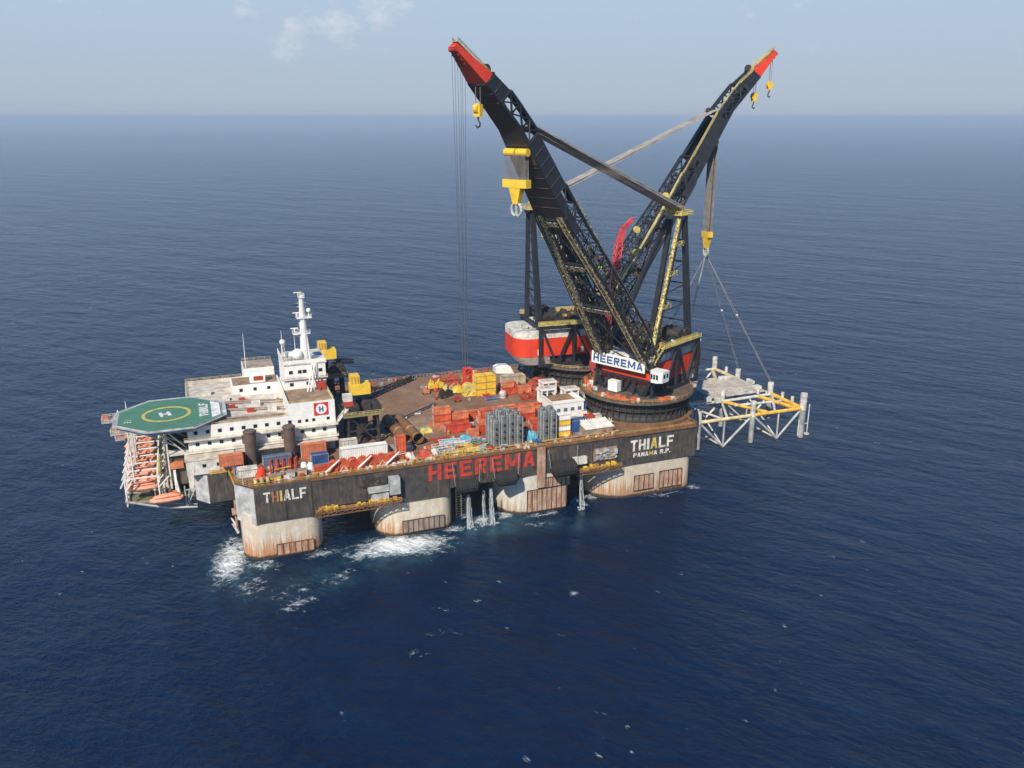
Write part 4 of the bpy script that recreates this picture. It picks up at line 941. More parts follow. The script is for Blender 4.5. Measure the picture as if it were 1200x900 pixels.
        for sy in (-1, 1):
            if 84 <= a < 105 or a >= 121: head.plate([Q(a,sy*wa,lo_(a)),Q(b,sy*wb_,lo_(b)),Q(b,sy*wb_,hi_(b)),Q(a,sy*wa,hi_(a))],.3)
            elif a >= 105:
                da = lo_(a)+(hi_(a)-lo_(a))*.16; db = lo_(b)+(hi_(b)-lo_(b))*.16
                head.plate([Q(a,sy*wa,lo_(a)),Q(b,sy*wb_,lo_(b)),Q(b,sy*wb_,db),Q(a,sy*wa,da)],.3)
                head.tube(Q(a,sy*wa,da),Q(b,sy*wb_,hi_(b)),.35,n=4).tube(Q(a,sy*wa,hi_(a)),Q(b,sy*wb_,db),.3,n=4).tube(Q(a,sy*wa,hi_(a)),Q(b,sy*wb_,hi_(b)),.6,n=5).tube(Q(b,sy*wb_,db),Q(b,sy*wb_,hi_(b)),.3,n=4)
            else:
                head.tube(Q(a,sy*wa,lo_(a)),Q(b,sy*wb_,hi_(b)),.3,n=4).tube(Q(a,sy*wa,hi_(a)),Q(b,sy*wb_,lo_(b)),.3,n=4).tube(Q(a,sy*wa,hi_(a)),Q(b,sy*wb_,hi_(b)),.6,n=5)
                if sy*wa: head.plate([Q(a,sy*wa,lo_(a)),Q(b,sy*wb_,lo_(b)),Q(b,sy*wb_,lo_(b)+3.2),Q(a,sy*wa,lo_(a)+3.2)],.3)
    for s_ in (84,105,121,129): head.tube(Q(s_,-wo_(s_),hi_(s_)),Q(s_,wo_(s_),hi_(s_)),.55,n=5)
    hd_ = head.build('boom_head', black, c)
    q = MB()
    for s_ in (80,84,88,92,96,100,104.5,121.4,125,128.6):
        for sy in (-1, 1):
            w = wo_(s_)+.22
            if 84 <= s_ <= 104.5 or s_ > 121: q.tube(Q(s_,sy*w,lo_(s_)+.2),Q(s_,sy*w,hi_(s_)-.2),.14,n=4)
        q.tube(Q(s_,-wo_(s_)+.2,lo_(s_)-.2),Q(s_,wo_(s_)-.2,lo_(s_)-.2),.13,n=4)
    q.build('stiffener', P('stiffener dark grey', (.05,.052,.058), .3, .5, .6), hd_)
    MB().plate([Q(97,-wo_(97)+.3,lo_(97)-.22),Q(97,wo_(97)-.3,lo_(97)-.22),Q(103,wo_(103)-.3,lo_(103)-.22),Q(103,-wo_(103)+.3,lo_(103)-.22)],.1).build('underside_patch', P('olive grey patch', (.085,.08,.06), .2, .4, .7), hd_)
    q = MB()
    for a, b in zip(ss[1:], ss[2:]): q.plate([Q(a,-wo_(a)-.1,hi_(a)+.4),Q(a,-wo_(a)+1.6,hi_(a)+.4),Q(b,-wo_(b)+1.6,hi_(b)+.4),Q(b,-wo_(b)-.1,hi_(b)+.4)],.2)
    for a, b in zip(ss[1:], ss[2:]): q.rail([Q(a,-wo_(a),hi_(a)+.5),Q(b,-wo_(b),hi_(b)+.5)],1.2,1.6,.12)
    q.build('head_walkway', cream_y, hd_)
    q = MB().lathe([(1.6,-.4),(1.6,.4)], tuple(Q(129.5,0,7.0)), 16, axis='y').lathe([(1.3,-.8),(1.3,.8)], tuple(Q(105,0,12)), 16, axis='y'); q.build('head_sheave', black_rusty, hd_)
    jib = MB()
    rings = []
    for s_ in (129,133,137,140.5,142.5):
        w = wo_(s_); rings.append([Q(s_,-w,lo_(s_)),Q(s_,w,lo_(s_)),Q(s_,w*.9,hi_(s_)),Q(s_,-w*.9,hi_(s_))])
    jib.loft(rings); jb = jib.build('jib_tip', red, c)
    q = MB()
    for s_ in (131,133.5,136,138.5,141): q.tube(Q(s_,0,hi_(s_)),Q(s_,0,hi_(s_)+1.1),.12,n=4)
    q.plate([Q(129,-1.4,hi_(129)+.3),Q(129,1.4,hi_(129)+.3),Q(142.8,1.2,hi_(142.5)+.5),Q(142.8,-1.2,hi_(142.5)+.5)],.2).rail([Q(129,-1.5,hi_(129)+.4),Q(142.8,-1.2,hi_(142.5)+.6)],1.0,1.4,.11).rail([Q(129,1.5,hi_(129)+.4),Q(142.8,1.2,hi_(142.5)+.6)],1.0,1.4,.11)
    q.build('jib_walkway', cream_y, jb)
    q = MB()
    for s_ in (136.5,138.2,139.9,141.6): q.lathe([(.75,-1.25),(.75,1.25)], tuple(Q(s_,0,lo_(s_)+.2)), 12, axis='y')
    q.build('jib_sheave', red2, jb)
    q = MB()
    for s_, l_ in ((64,-3),(46,4),(22,-6),(14,3),(8,7),(36,-8)):
        q.lathe([(1.5,-.5),(1.5,.5)], tuple(Q(s_,l_,hi_(s_)+1)), 14, axis='y').box(*(Q(s_,l_,hi_(s_))-Vector((.9,1.2,.9))), *(Q(s_,l_,hi_(s_))+Vector((.9,1.2,.4))))
    q.build('boom_sheave', yellow_lt, c)
    # clutter low in the boom: electrical boxes, hoses
    q = MB()
    for i in range(96):
        s_ = rnd.uniform(2, 62); sy = rnd.choice((-1,1)); w = wo_(s_)-rnd.uniform(.8, 4.2); p = Q(s_, sy*w, rnd.uniform(lo_(s_)+.6, hi_(s_)-1.2)); q.cbox(p, (rnd.uniform(.5,2.2), rnd.uniform(.5,1.4), rnd.uniform(.5,1.6)), 0, -th)
    q.build('boom_fitting', P('boom fittings', (.16,.135,.085), .5, .6, .8, streak=False, gscale=1.5), c)
    q = MB()
    for l_ in (-1.5, 1.5):
        for j in range(3): q.tube(Q(104,l_+j*.3,hi_(104)+.6),Vector((-21.5,l_+j*.3,78)),.12,n=4)
    # pendant rope bundles from the mast head to the boom knee
    A_ = [Vector((-22.0, y, top+2.6)) for y in (-1.9, 1.9)]; B_ = [Q(106, y, hi_(106)+1.2) for y in (-2.0, 2.0)]
    k = MB()
    for a, b in zip(A_, B_):
        for j in range(9):
            o_ = Vector((0, (j-4)*.42, 0)); k.tube(a+o_, b+o_, .17, n=4)
        for j in range(9):
            o_ = Vector((0, (j-4)*.42, 1.1)); o2_ = Vector((0, (j-4)*.42, .2)); k.tube(a+o_, b+o2_, .15, n=4)
    k.build('pendant_rope', rope if near else rope_lt, c)
    M_ = Matrix.Translation((loc[0], loc[1], D)) @ Matrix.Rotation(R(az), 4, 'Z')
    return lambda s_, lat, d: M_ @ Q(s_, lat, d), lo_, hi_
QN, LO, HI = heavy_crane((152, 25), 207, 50.6, 'nearer black heavy lift crane with the HEEREMA sign, its boom leaning left over the deck', True)
QF, _, _ = heavy_crane((150, 75), -4, 56.3, 'farther heavy lift crane with cream walkways on its black boom, leaning right over the stern', False)
def hook_block(top, drop, w, rz, label, ropes, main=True, rmat=hoist_m):
    t = thing('hook_block', label, 'crane hook', (top.x, top.y, top.z-drop), rz)
    if main:
        k = MB().box(-1.2,-w/2,-.3,1.2,w/2,2.2); k.build('block_beam', yellow, t)
        for sy in (-1, 1): MB().lathe([(1.2,-w*.22),(1.2,w*.22)], (0, sy*w*.25, drop-1.6), 14, axis='y').build('upper_sheave', yellow, t)
        k = MB().add([(-1.1,-2.4,-.3),(1.1,-2.4,-.3),(1.1,2.4,-.3),(-1.1,2.4,-.3),(-.8,-1.0,-5.4),(.8,-1.0,-5.4),(.8,1.0,-5.4),(-.8,1.0,-5.4)],[(0,1,2,3),(4,7,6,5),(0,4,5,1),(1,5,6,2),(2,6,7,3),(3,7,4,0)]); k.build('swivel_housing', yellow, t)
        q = MB()
        for sy in (-1, 1):
            pts = [(0, sy*(.4+1.7*math.sin(math.pi*f)), -5.2-3.9*(1-math.cos(math.pi*f*.98))/2) for f in [i/7 for i in range(8)]]
            q.path(pts, .48, n=8)
        q.tube((0,0,-5.3),(0,0,-9.0),.5,n=8); q.build('ramshorn_hook', grey_lt, t, smooth=True)
        q = MB()
        for j in range(ropes):
            y = -w*.42+w*.84*j/(ropes-1)
            for x in (-.8, .8): q.tube((x,y,2.0),(x,y*.96,drop-1.2),.1 if w > 8 else .15,n=4)
        q.build('hoist_rope', rmat, t)
    else:
        MB().box(-.7,-w/2,-1.6,.7,w/2,1.8).build('block_cheek', yellow, t)
        MB().lathe([(1.5,-w*.3),(1.5,w*.3)], (0,0,.6), 14, axis='y').build('sheave', yellow, t)
        MB().path([(0,0,-1.6),(0,0,-2.6),(0,.8,-3.4),(0,.6,-4.3),(0,-.3,-4.7),(0,-1,-4.1)],.25,n=6).build('hook', black_rusty, t)
        q = MB()
        for y in (-w*.35, w*.35): q.tube((0,y,1.4),(0,y,drop),.11,n=4)
        q.build('hoist_rope', rmat, t)
    return t
def down(Qf, s_): p = Qf(s_, 0, LO(s_)-.4); return p
az_n, az_f = R(207), R(-4)
pN = down(QN, 104)
hook_block(pN, 12.0, 10.0, az_n, 'large yellow main block with a two pronged hook, hanging close under the nearer boom', 18)
hook_block(down(QN, 128), 6.6, 2.6, az_n, 'small yellow hook block under the root of the nearer red boom tip', 2, False)
pF = down(QF, 97)
HK = hook_block(pF, pF.z-87.5, 6.2, az_f, 'yellow main block on the long rope bundle, holding the slings of the steel frame', 15)
hook_block(down(QF, 128), 7.5, 2.3, az_f, 'small yellow hook block nearer the farther boom, under the root of its red tip', 2, False)
hook_block(down(QF, 139), 11.0, 2.0, az_f, 'smallest yellow hook block, hanging from the farther red boom tip', 2, False)
k = MB(); base = (98.5, 88, 27.5)
t = thing('tag_line_ropes', 'bundle of thin ropes falling from the nearer red boom tip to the deck', 'rope', base)
for s_, bx, by in ((141.5,0,0),(138.5,1.4,.8),(136,2.6,1.4)):
    for l_ in (-.6,.6): p = QN(s_, l_, LO(s_))-Vector(base); k.tube((bx,by+l_,0), p, .07, n=4)
k.build('rope_strand', rope_lt, t); MB().box(-.8,-1.2,-1.4,3.4,2.4,0).build('rope_anchor_block', ochre, t)
# red lattice pedestal crane between the two heavy cranes
t = thing('lattice_pedestal_crane', 'faded red lattice boom crane standing upright between the heavy cranes', 'crane', (147, 51.5, D))
MB().lathe([(1.7,0),(1.7,9),(2.1,9),(2.1,9.8)], n=16).build('pedestal', red2, t, smooth=True)
MB().box(-2.6,-1.8,9.8,2.2,1.8,14.2).build('machinery_cab', pink_red, t)
k = MB(); a = Vector((1.5,0,12)); b = Vector((8.6,0,64)); e_ = (b-a).normalized(); u_ = Vector((e_.z,0,-e_.x)); n_ = 17
for i in range(n_):
    p, q = a.lerp(b, i/n_), a.lerp(b, (i+1)/n_); w0 = 1.45 if i else .7; w1 = 1.45-.4*(i+1)/n_
    C0 = [p+u_*sx*w0*.9+Vector((0,sy*w0,0)) for sx, sy in ((-1,-1),(1,-1),(1,1),(-1,1))]; C1 = [q+u_*sx*w1*.9+Vector((0,sy*w1,0)) for sx, sy in ((-1,-1),(1,-1),(1,1),(-1,1))]
    for j in range(4): k.tube(C0[j],C1[j],.28,n=4); k.tube(C0[j],C1[(j+1)%4],.2,n=4); k.tube(C1[j],C1[(j+1)%4],.2,n=4); k.tube(C0[(j+1)%4],C1[j],.2,n=4)
k.build('lattice_boom', pink_red, t)
k = MB(); c_ = Vector((14.6,0,73.5)); m_ = Vector((10.4,0,69.6))
for p, q, w0, w1 in ((b, m_, 1.4, 1.2),(m_, c_, 1.2, .5)):
    k.loft([[p+Vector((-w0,-1,0)),p+Vector((w0,-1,0)),p+Vector((w0,1,0)),p+Vector((-w0,1,0))],[q+Vector((-w1*.7,-.8,w1)),q+Vector((w1*.7,-.8,-w1)),q+Vector((w1*.7,.8,-w1)),q+Vector((-w1*.7,.8,w1))]])
k.build('boom_tip', pink_red, t)
k = MB().tube((-2.4,0,14),(-3.6,0,21),.3,n=5).tube((-3.6,0,21),(1,0,14),.25,n=5).tube((-3.6,0,21),b,.1,n=4); k.build('gantry', pink_red, t)

# yellow cab service cranes beside the accommodation
def service_crane(loc, label, tipb=(24,17,16.8)):
    t = thing('tower_service_crane', label, 'crane', loc, 0, 'service cranes with yellow cabs')
    k = MB()
    for x in (-5.5, 5.5):
        for y in (-4, 4): k.tube((x,y,0),(x*.95,y*.95,11.4),.5,n=6)
    for y in (-4, 4):
        k.tube((-5.5,y,0),(5.3,y,11.4),.3,n=5).tube((5.5,y,0),(-5.3,y,11.4),.3,n=5).tube((-5.4,y,5.6),(5.4,y,5.6),.3,n=5)
    for x in (-5.5, 5.5): k.tube((x,-4,0),(x,4,11.4),.3,n=5).tube((x,-4,5.6),(x,4,5.6),.3,n=5)
    k.lathe([(2.4,0),(2.4,12)], n=16); k.build('tower', black_rusty, t)
    p = MB().box(-7.2,-5.6,11.4,7.2,5.6,12.1).build('tower_platform', P('olive platform edge', (.28,.24,.12), .35, .5, .7, streak=False), t)
    MB().rail([(-7.2,-5.6,12.1),(7.2,-5.6,12.1),(7.2,5.6,12.1),(-7.2,5.6,12.1),(-7.2,-5.6,12.1)],1.2,1.4,.09).build('railing', cream_y, p)
    k = MB()
    for i in range(18): x = random.uniform(-6,4.5); y = random.uniform(-5,3.5); k.box(x,y,12.1,x+random.uniform(.8,2.4),y+random.uniform(.8,2),12.1+random.uniform(1,4.6))
    for x in (-3,1.6,4.6): k.lathe([(1.8,-1.6),(1.8,1.6)], (x,-3,14.6), 14, axis='y')
    k.build('slewing_machinery', black_rusty, t)
    k = MB().box(-3.6,-2.6,18.6,3.4,2.2,22.4); k.build('crane_cab', yellow, t)
    k = MB().box(-3.4,-2.2,22.4,-.2,2,25.6); q = MB()
    for i in range(3): q.box(-3.2+i*1.1,-2.3,22.6,-2.8+i*1.1,-2.2,25.4)
    o = k.build('radiator_stack', yellow, t); q.build('louvre', ochre, o)
    MB().box(-6.8,-4.6,17.2,-3.6,-2,19.6).build('operator_cabin', white_dirty, t); MB().box(-6.6,-4.7,15.4,-3.4,-1.9,17.2).build('counterweight', red2, t)
    k = MB()
    a = Vector((3,1,16.5)); b = Vector(tipb); dd = (b-a).normalized(); u_ = Vector((-dd.y, dd.x, 0))
    for sx in (-1,1):
        for sz in (-1,1): k.tube(a+u_*sx*1.1+Vector((0,0,sz)), b+u_*sx*.5+Vector((0,0,sz*.5)), .24, n=4)
    for i in range(9):
        p_, q_ = a.lerp(b, i/9), a.lerp(b, (i+1)/9)
        for sx in (-1,1): k.tube(p_+u_*sx+Vector((0,0,-.9)), q_+u_*sx+Vector((0,0,.9)), .14, n=4)
        k.tube(p_+u_-Vector((0,0,.9)), q_-u_-Vector((0,0,.9)), .14, n=4)
    k.build('lattice_boom', black, t)
    return t
service_crane((41, 29, D), 'yellow cab crane on a dark four legged tower beside the white crew block')
service_crane((36.5, 73, D+2), 'yellow cab crane behind the bridge house and radar mast, seen against the sea', (11,3,15.6))

# ------------------------------------------------------------------ lifted steel frame and its slings
fx = thing('lifted_deck_frame', 'cream and yellow tubular steel platform frame lowered to the water behind the stern', 'steel frame', (213, 62, 0))
def FW(mb, name, mat, **k): return shift(mb, 213, 62, 0).build(name, mat, fx, **k)
ZC = 14.0
legs = {'F':(240.5,30,0.2,21,1.75),'E':(213.5,30,1.4,20.5,1.35),'C':(240,53,2,19.6,1.6),'B':(240,79,2,19,1.5),'A':(239,98,2,20.5,1.5),'Dd':(212,51,2,19.5,1.25),'L':(186,30,2,19,1.25),'G':(212,80,2,20,1.3),'H':(186,53,2,19,1.3),'I':(186,80,2,19,1.3),'J':(212,98,2,19,1.3)}
for nme, (x, y, z0, z1, r_) in legs.items():
    o = FW(MB().tube((x,y,ZC-.6),(x,y,z1),r_*.86,n=14), 'leg_column', pale_beam, smooth=True); FW(MB().tube((x,y,z0),(x,y,ZC-.62),r_*.84,n=14), 'leg_foot', P('shaded jacket grey', (.33,.34,.34), .1,.3,.5), smooth=True)  # lower legs: shade beneath the frame deck painted in as darker grey
    if nme in 'FEA': shift(MB().lathe([(r_*.88,0),(r_*.98,.2),(r_*.88,.4)], (x,y,z1-1.6), 14, cap=False).lathe([(r_*.88,0),(r_*.98,.2),(r_*.88,.4)], (x,y,z1-4), 14, cap=False), 213, 62, 0).build('leg_band', grey_lt, o)
def beam(p, q, r_, mat, nm='chord'): FW(MB().tube(p, q, r_*.82, n=10), nm, mat, smooth=True)
beam((184,30,ZC),(213,30,ZC),.95,jack_cream); beam((214.5,30,ZC),(239,30,ZC),1.0,jack_yel)
beam((240,31.5,ZC),(240,52,ZC),1.25,jack_yel); beam((237.5,31,ZC),(232,51,ZC),1.1,jack_yel)
beam((239.5,54,ZC),(239.5,78,ZC),.9,pale_beam); beam((239.5,80,ZC),(239,97,ZC),1.1,jack_cream); beam((236.5,96,ZC),(228,80,ZC),1.1,jack_cream)
beam((212,51,ZC),(222,31,ZC),.95,jack_yel); beam((213,51,ZC),(239,52,ZC),.9,pale_beam); beam((186,53,ZC),(211,51,ZC),.8,pale_beam)
beam((212,52,ZC),(212,79,ZC),.8,pale_beam); beam((213,80,ZC),(239,80,ZC),.8,pale_beam); beam((186,80,ZC),(211,80,ZC),.8,pale_beam); beam((213,98,ZC),(238,98,ZC),.8,pale_beam)
beam((202,33,ZC),(211,50,ZC),.7,pale_beam); beam((226,31,ZC),(239,50,ZC),.75,pale_beam); beam((214,44,ZC),(238,42,ZC),.7,pale_beam); beam((186,31,ZC),(186,80,ZC),.8,pale_beam); beam((198,31,ZC),(193,52,ZC),.6,pale_beam)
lowm = pale_beam
for y in (30, 53, 80, 98):
    xs = (186, 199, 213.5, 227.5, 240)
    if y == 98: xs = (212, 226, 239)
    for i in range(len(xs)-1):
        a, b = xs[i], xs[i+1]; up = (i % 2 == 0)
        beam((a,y,ZC if up else 1.2),(b,y,1.2 if up else ZC),.62 if y == 30 else .55, grey_lt if y == 30 else lowm, 'brace')
    for x in xs[1::2]: beam((x,y,1.4),(x,y,ZC),.5,grey_lt,'brace')
for x in (199, 227.5):
    beam((x,30,1.2),(x,53,1.2),.5,lowm,'brace'); beam((x,53,1.2),(x,80,1.2),.5,lowm,'brace')
    beam((x,30,1.2),(x,53,ZC),.4,lowm,'brace')
pn = FW(MB().box(208,54.2,ZC+.9,238,78.4,ZC+1.5), 'deck_panel', wood)
FW(MB().box(187,54.2,ZC+.7,207.4,79,ZC+1.1), 'deck_grating', P('shaded deck grating', (.12,.13,.135), .1,.4,.8,streak=False))  # grating mesh; its dark grey also carries the shade on this part
k = MB()
for i in range(16): y = 54.8+i*1.5; k.box(208.1,y,ZC+1.505,237.9,y+.16,ZC+1.62)
shift(k, 213, 62, 0).build('panel_batten', stain_grey, pn)
k = MB()
for i in range(7): k.box(208.6+i*.2,79+i*.1,ZC+.6,212+i,79.8,ZC+1.8) if False else None
for x, y, w, d, h in ((206,47,3,2,2.2),(203,50,2.4,3,1.6),(226,54.6,5,1.6,1.4),(234,57,4,3,1.8),(228,76.6,6,2,1.6),(222,77,3,1.6,1.2),(239.3,66,1.4,5,1.4)): k.box(x,y,ZC+1,x+w,y+d,ZC+1+h)
FW(k, 'frame_fitting', white_dirty)
k = MB()
for x, y in ((240,37),(240,44),(240,89),(233,53)): k.tube((x,y,ZC+.9),(x,y,ZC+3.4),.75,n=10)
FW(k, 'guide_post', pale_beam)
k = MB().tube((245,31,1),(245,31,15),.25,n=5).tube((242,30.6,6),(245,31,6),.18,n=5).lathe([(1.2,0),(1.2,.5)], (245,31,.6), 10).tube((238.3,29,1.4),(238.3,29,9),.3,n=5)
FW(k, 'draught_pole', pale_beam)
hk = Vector((pF.x, pF.y, 79.4))
for nm, p in (('far right sling running from the hook to the outer end of the steel frame', (240,53,19.6)), ('sling running from the hook to the farthest side of the steel frame', (240,79,19)), ('left sling dropping from the hook behind the stern crane', (186,53,19)), ('left rear sling dropping from the hook towards the far side of the frame', (186,80,19))):
    t = thing('lifting_sling', nm, 'sling', p, 0, 'slings between the hook and the steel frame')
    v_ = hk-Vector(p); k = MB()
    for o_ in (-.35, .35): k.tube((o_,0,0), v_*.52+Vector((o_,0,0)), .10, n=5).tube(v_*.54+Vector((o_*1.6,0,0)), v_, .13, n=5)
    k.build('sling_rope', hoist_m, t); MB().sphere(tuple(v_*.53), .6, 8).build('link_plate', white_dirty, t)

# ------------------------------------------------------------------ deck cargo
Z0 = D+.12
MC = {'orange': orange, 'faded': orange2, 'red': P('container red paint', (.58,.075,.035), .12,.3,.55), 'yellow': yellow, 'white': white, 'cream': white_dirty, 'blue': blue, 'grey': grey_lt, 'tan': P('tan cargo paint', (.50,.43,.30), .2,.3,.6), 'green': green, 'cyan': cyan, 'bluegrey': blue_gr}
def container(x, y, z, L, Wd, H, col, label, group=None, rz=0.0, legs=0):
    t = thing('shipping_container', label, 'container', (x, y, z), rz, group)
    m = MC[col]; fm = {'orange': red2, 'faded': orange, 'red': red2, 'yellow': ochre, 'white': grey_lt, 'cream': stain_grey, 'blue': grey_steel, 'bluegrey': grey_steel, 'tan': stain_grey}.get(col, grey_steel); k = MB().box(.08,.08,.1+legs,L-.08,Wd-.08,H-.08+legs)
    n = int((L-.6)/.62)
    for i in range(n):
        xx = .35+(L-.7)*i/max(1,n-1); k.box(xx-.13,-.07,.3+legs,xx+.13,.079,H-.25+legs).box(xx-.14,.2,H-.079+legs,xx+.14,Wd-.2,H-.03+legs)
    k.build('container_body', m, t)
    f = MB()
    for a in (0, L-.22):
        for b in (-.03, Wd-.19): f.box(a,b,legs,a+.22,b+.22,H+legs)
    f.box(.22,-.03,H-.2+legs,L-.22,.1,H+legs).box(.22,-.03,legs,L-.22,.1,.2+legs).box(-.02,.19,H-.2+legs,.1,Wd-.19,H+legs)
    if legs:
        for a in (0, L/2-.1, L-.22):
            for b in (0, Wd-.22): f.box(a,b,0,a+.22,b+.22,legs)
    f.build('corner_frame', fm, t)
    d = MB().box(-.06,.3,.25+legs,.075,Wd/2-.04,H-.25+legs).box(-.06,Wd/2+.04,.25+legs,.075,Wd-.3,H-.25+legs); o = d.build('container_door', m, t); q = MB()
    for b in (Wd*.2, Wd*.38, Wd*.62, Wd*.8): q.tube((-.1,b,.35+legs),(-.1,b,H-.3+legs),.05,n=4)
    q.build('lock_bar', grey_lt, o)
    return t
g = 'orange and red containers stacked amidships'
container(69, 31, Z0, 6.6, 3, 2.7, 'faded', 'faded orange container at the bottom left of the midships stack, below two others', g)
container(69, 31, Z0+2.75, 6.6, 3, 2.7, 'orange', 'orange container in the middle tier at the left end of the midships stack', g)
container(69, 31, Z0+5.5, 6.6, 3, 2.7, 'faded', 'topmost orange container at the left end of the midships stack, with a blank lit face', g)
container(76, 31, Z0, 6.6, 3, 2.7, 'red', 'red bottom container just right of the left column of the midships stack', g)
container(76, 31, Z0+2.75, 6.6, 3, 2.7, 'faded', 'faded orange upper container just right of the left column of the midships stack', g)
container(71.6, 24.5, Z0, 9.8, 2.8, 3.2, 'red', 'long bright red container lying in front of the midships orange stack', g)
container(83.6, 21, Z0, 5.4, 4, 2.9, 'red', 'bottom red box of the squarish stack beside the grey ribbed tanks', g)
container(83.6, 21, Z0+2.95, 5.4, 4, 2.9, 'faded', 'faded orange middle box of the squarish stack beside the grey ribbed tanks', g)
container(84.2, 21, Z0+5.9, 5.4, 4, 2.8, 'orange', 'orange top box of the squarish stack beside the grey ribbed tanks', g)
g = 'long orange containers behind the grey ribbed tanks'
container(93, 38.6, Z0, 12, 2.6, 2.9, 'faded', 'long faded orange container at the left of the row behind the grey tanks', g)
container(105.6, 37.6, Z0, 10, 2.6, 2.9, 'orange', 'long orange container at the right of the row behind the grey tanks', g)
container(96, 34.6, Z0, 12, 2.6, 3.2, 'orange', 'long orange container in the nearer row behind the grey tanks', g)
container(103, 28, Z0, 6, 3, 2.8, 'red', 'lower red container between the two groups of grey ribbed tanks', g)
container(103, 28, Z0+2.85, 6, 3, 2.8, 'faded', 'upper faded orange container between the two groups of grey ribbed tanks', g)
container(104, 20.5, Z0, 4.4, 3, 2.8, 'orange', 'small orange container just behind the right group of grey tanks', g)
container(90, 29.4, Z0, 6, 2.6, 2.8, 'faded', 'faded orange container just left of the two red ones between the tank groups', g)
container(90.4, 24, Z0, 5.6, 2.6, 5.4, 'orange', 'tall orange box directly behind the larger grey tank group', g)
container(96.6, 24.8, Z0, 5.6, 2.6, 4.6, 'red', 'red box directly behind the right half of the larger grey tank group', g)
container(96.8, 28.2, Z0, 5.6, 2.8, 3.0, 'faded', 'faded orange box second behind the right half of the larger grey group', g)
container(104.5, 32.4, Z0, 9.2, 2.6, 3.0, 'faded', 'long faded container left of the big white workshop', g)
container(109.8, 20.4, Z0, 4.6, 3, 3.0, 'orange', 'orange box left of the big white workshop corner', g)
container(84, 36.6, Z0, 8.4, 2.6, 2.9, 'orange', 'long orange container lying behind the squarish stack', g)
container(103, 15.6, Z0, 5.6, 2.8, 3.0, 'red', 'red box directly behind the smaller grey tank group', g)
container(78.4, 18.6, Z0, 4.2, 2.4, 2.6, 'faded', 'small faded orange box left of the squarish stack', g)
container(83.4, 42.2, Z0, 7.0, 2.4, 1.3, 'faded', 'flat faded orange tray on the tan deck strip', g)
g = 'yellow boxes stacked near the far deck edge'
for i in range(2):
    for j in range(3):
        container(96.4+4.5*i, 63, Z0+2.95*j, 4.4, 5.2, 2.9, 'yellow', '%s yellow box in the %s column of the square yellow stack' % (['bottom','middle','top'][j], ['left','right'][i]), g)
g = 'red boxes by the far deck edge'
container(107.5, 60.5, Z0, 6.5, 3, 3.2, 'red', 'red container just right of the yellow stack', g)
container(114.4, 60, Z0, 6, 3, 3.0, 'faded', 'faded orange container two places right of the yellow stack', g)
container(107.5, 60.5, Z0+3.25, 5, 2.6, 2.2, 'faded', 'small faded box on top of the red container right of the yellow stack', g)
container(90, 76.5, Z0, 5, 2.6, 2.6, 'red', 'small red container behind the yellow machines', g)
container(98.5, 59.4, Z0, 3.0, 2.2, 1.6, 'red', 'low red box just before the square yellow stack', g)
container(112.5, 73, Z0, 10.5, 5, 4.0, 'tan', 'tan cargo house with a flat roof right of the yellow stack', None)
container(98.2, 55.4, Z0, 5.6, 2.3, 1.2, 'blue', 'low flat blue box on the open deck before the yellow stack', None)
container(-9.2, 14.6, Z0, 7.6, 3.2, 3.6, 'faded', 'orange container on legs at the bow beside the brown cylinder', None, 0, 2.6)
container(30, 11, Z0, 16.4, 3.2, 4.6, 'white', 'long white deck house behind the row of orange reels', None)
container(49.0, 8.6, Z0, 3.4, 3.4, 7.4, 'orange', 'tall orange upright box beside the large brown pipes', None)
container(53.0, 12.2, Z0, 2.3, 2.6, 2.8, 'cream', 'small cream box between the tall orange box and the brown pipes', None)
g = 'white and yellow boxes stacked near the stern crane'
for j, (cn, c2) in enumerate((('lowest yellow', 'yellow'), ('lower white', 'white'), ('upper yellow', 'yellow'), ('topmost white', 'white'))):
    container(109.2, 6.8, Z0+2.1*j, 5.2, 3.4, 2.05, c2, '%s box of the white and yellow striped stack right of the grey tanks' % cn, g)
container(115.2, 8.2, Z0, 3.8, 2.8, 5.0, 'blue', 'tall dark blue box right of the white and yellow stack', None)
container(119.6, 13.6, Z0, 5.2, 2.8, 3.2, 'blue', 'blue container lying behind the ribbed white roof', None)
container(125.2, 15.5, Z0, 3.6, 3.0, 3.4, 'red', 'red box behind the ribbed white roof beside the stern crane', None)
container(129.4, 17.5, Z0, 3.4, 2.4, 2.6, 'cream', 'cream box at the foot of the stern crane', None)
container(17.8, 17.6, Z0, 8.4, 2.8, 5.4, 'faded', 'faded rusty orange box between the second brown cylinder and the white gallery', None)
container(20.2, 12.0, Z0, 5.8, 3.0, 3.6, 'blue', 'dark blue box left of the long white deck house', None)
container(4.6, 15.0, Z0, 9.4, 2.4, 4.0, 'bluegrey', 'blue grey tarpaulin covered box between the two brown cylinders', None)
container(31.0, 16.4, Z0, 6.0, 3.0, 5.6, 'cream', 'cream house with reddish top behind the long white deck house', None)
container(-4.2, 8.6, Z0, 6.6, 4.4, 2.8, 'cream', 'low cream store with a pale roof at the bow corner', None)
container(-5.0, 12.0, Z0+.0, 2.6, 2.0, 2.6, 'blue', 'small blue box beside the low cream store at the bow corner', None)
container(20.0, 4.0, Z0, 5.6, 2.6, 2.2, 'red', 'low red box left of the orange reels on the near edge', None)
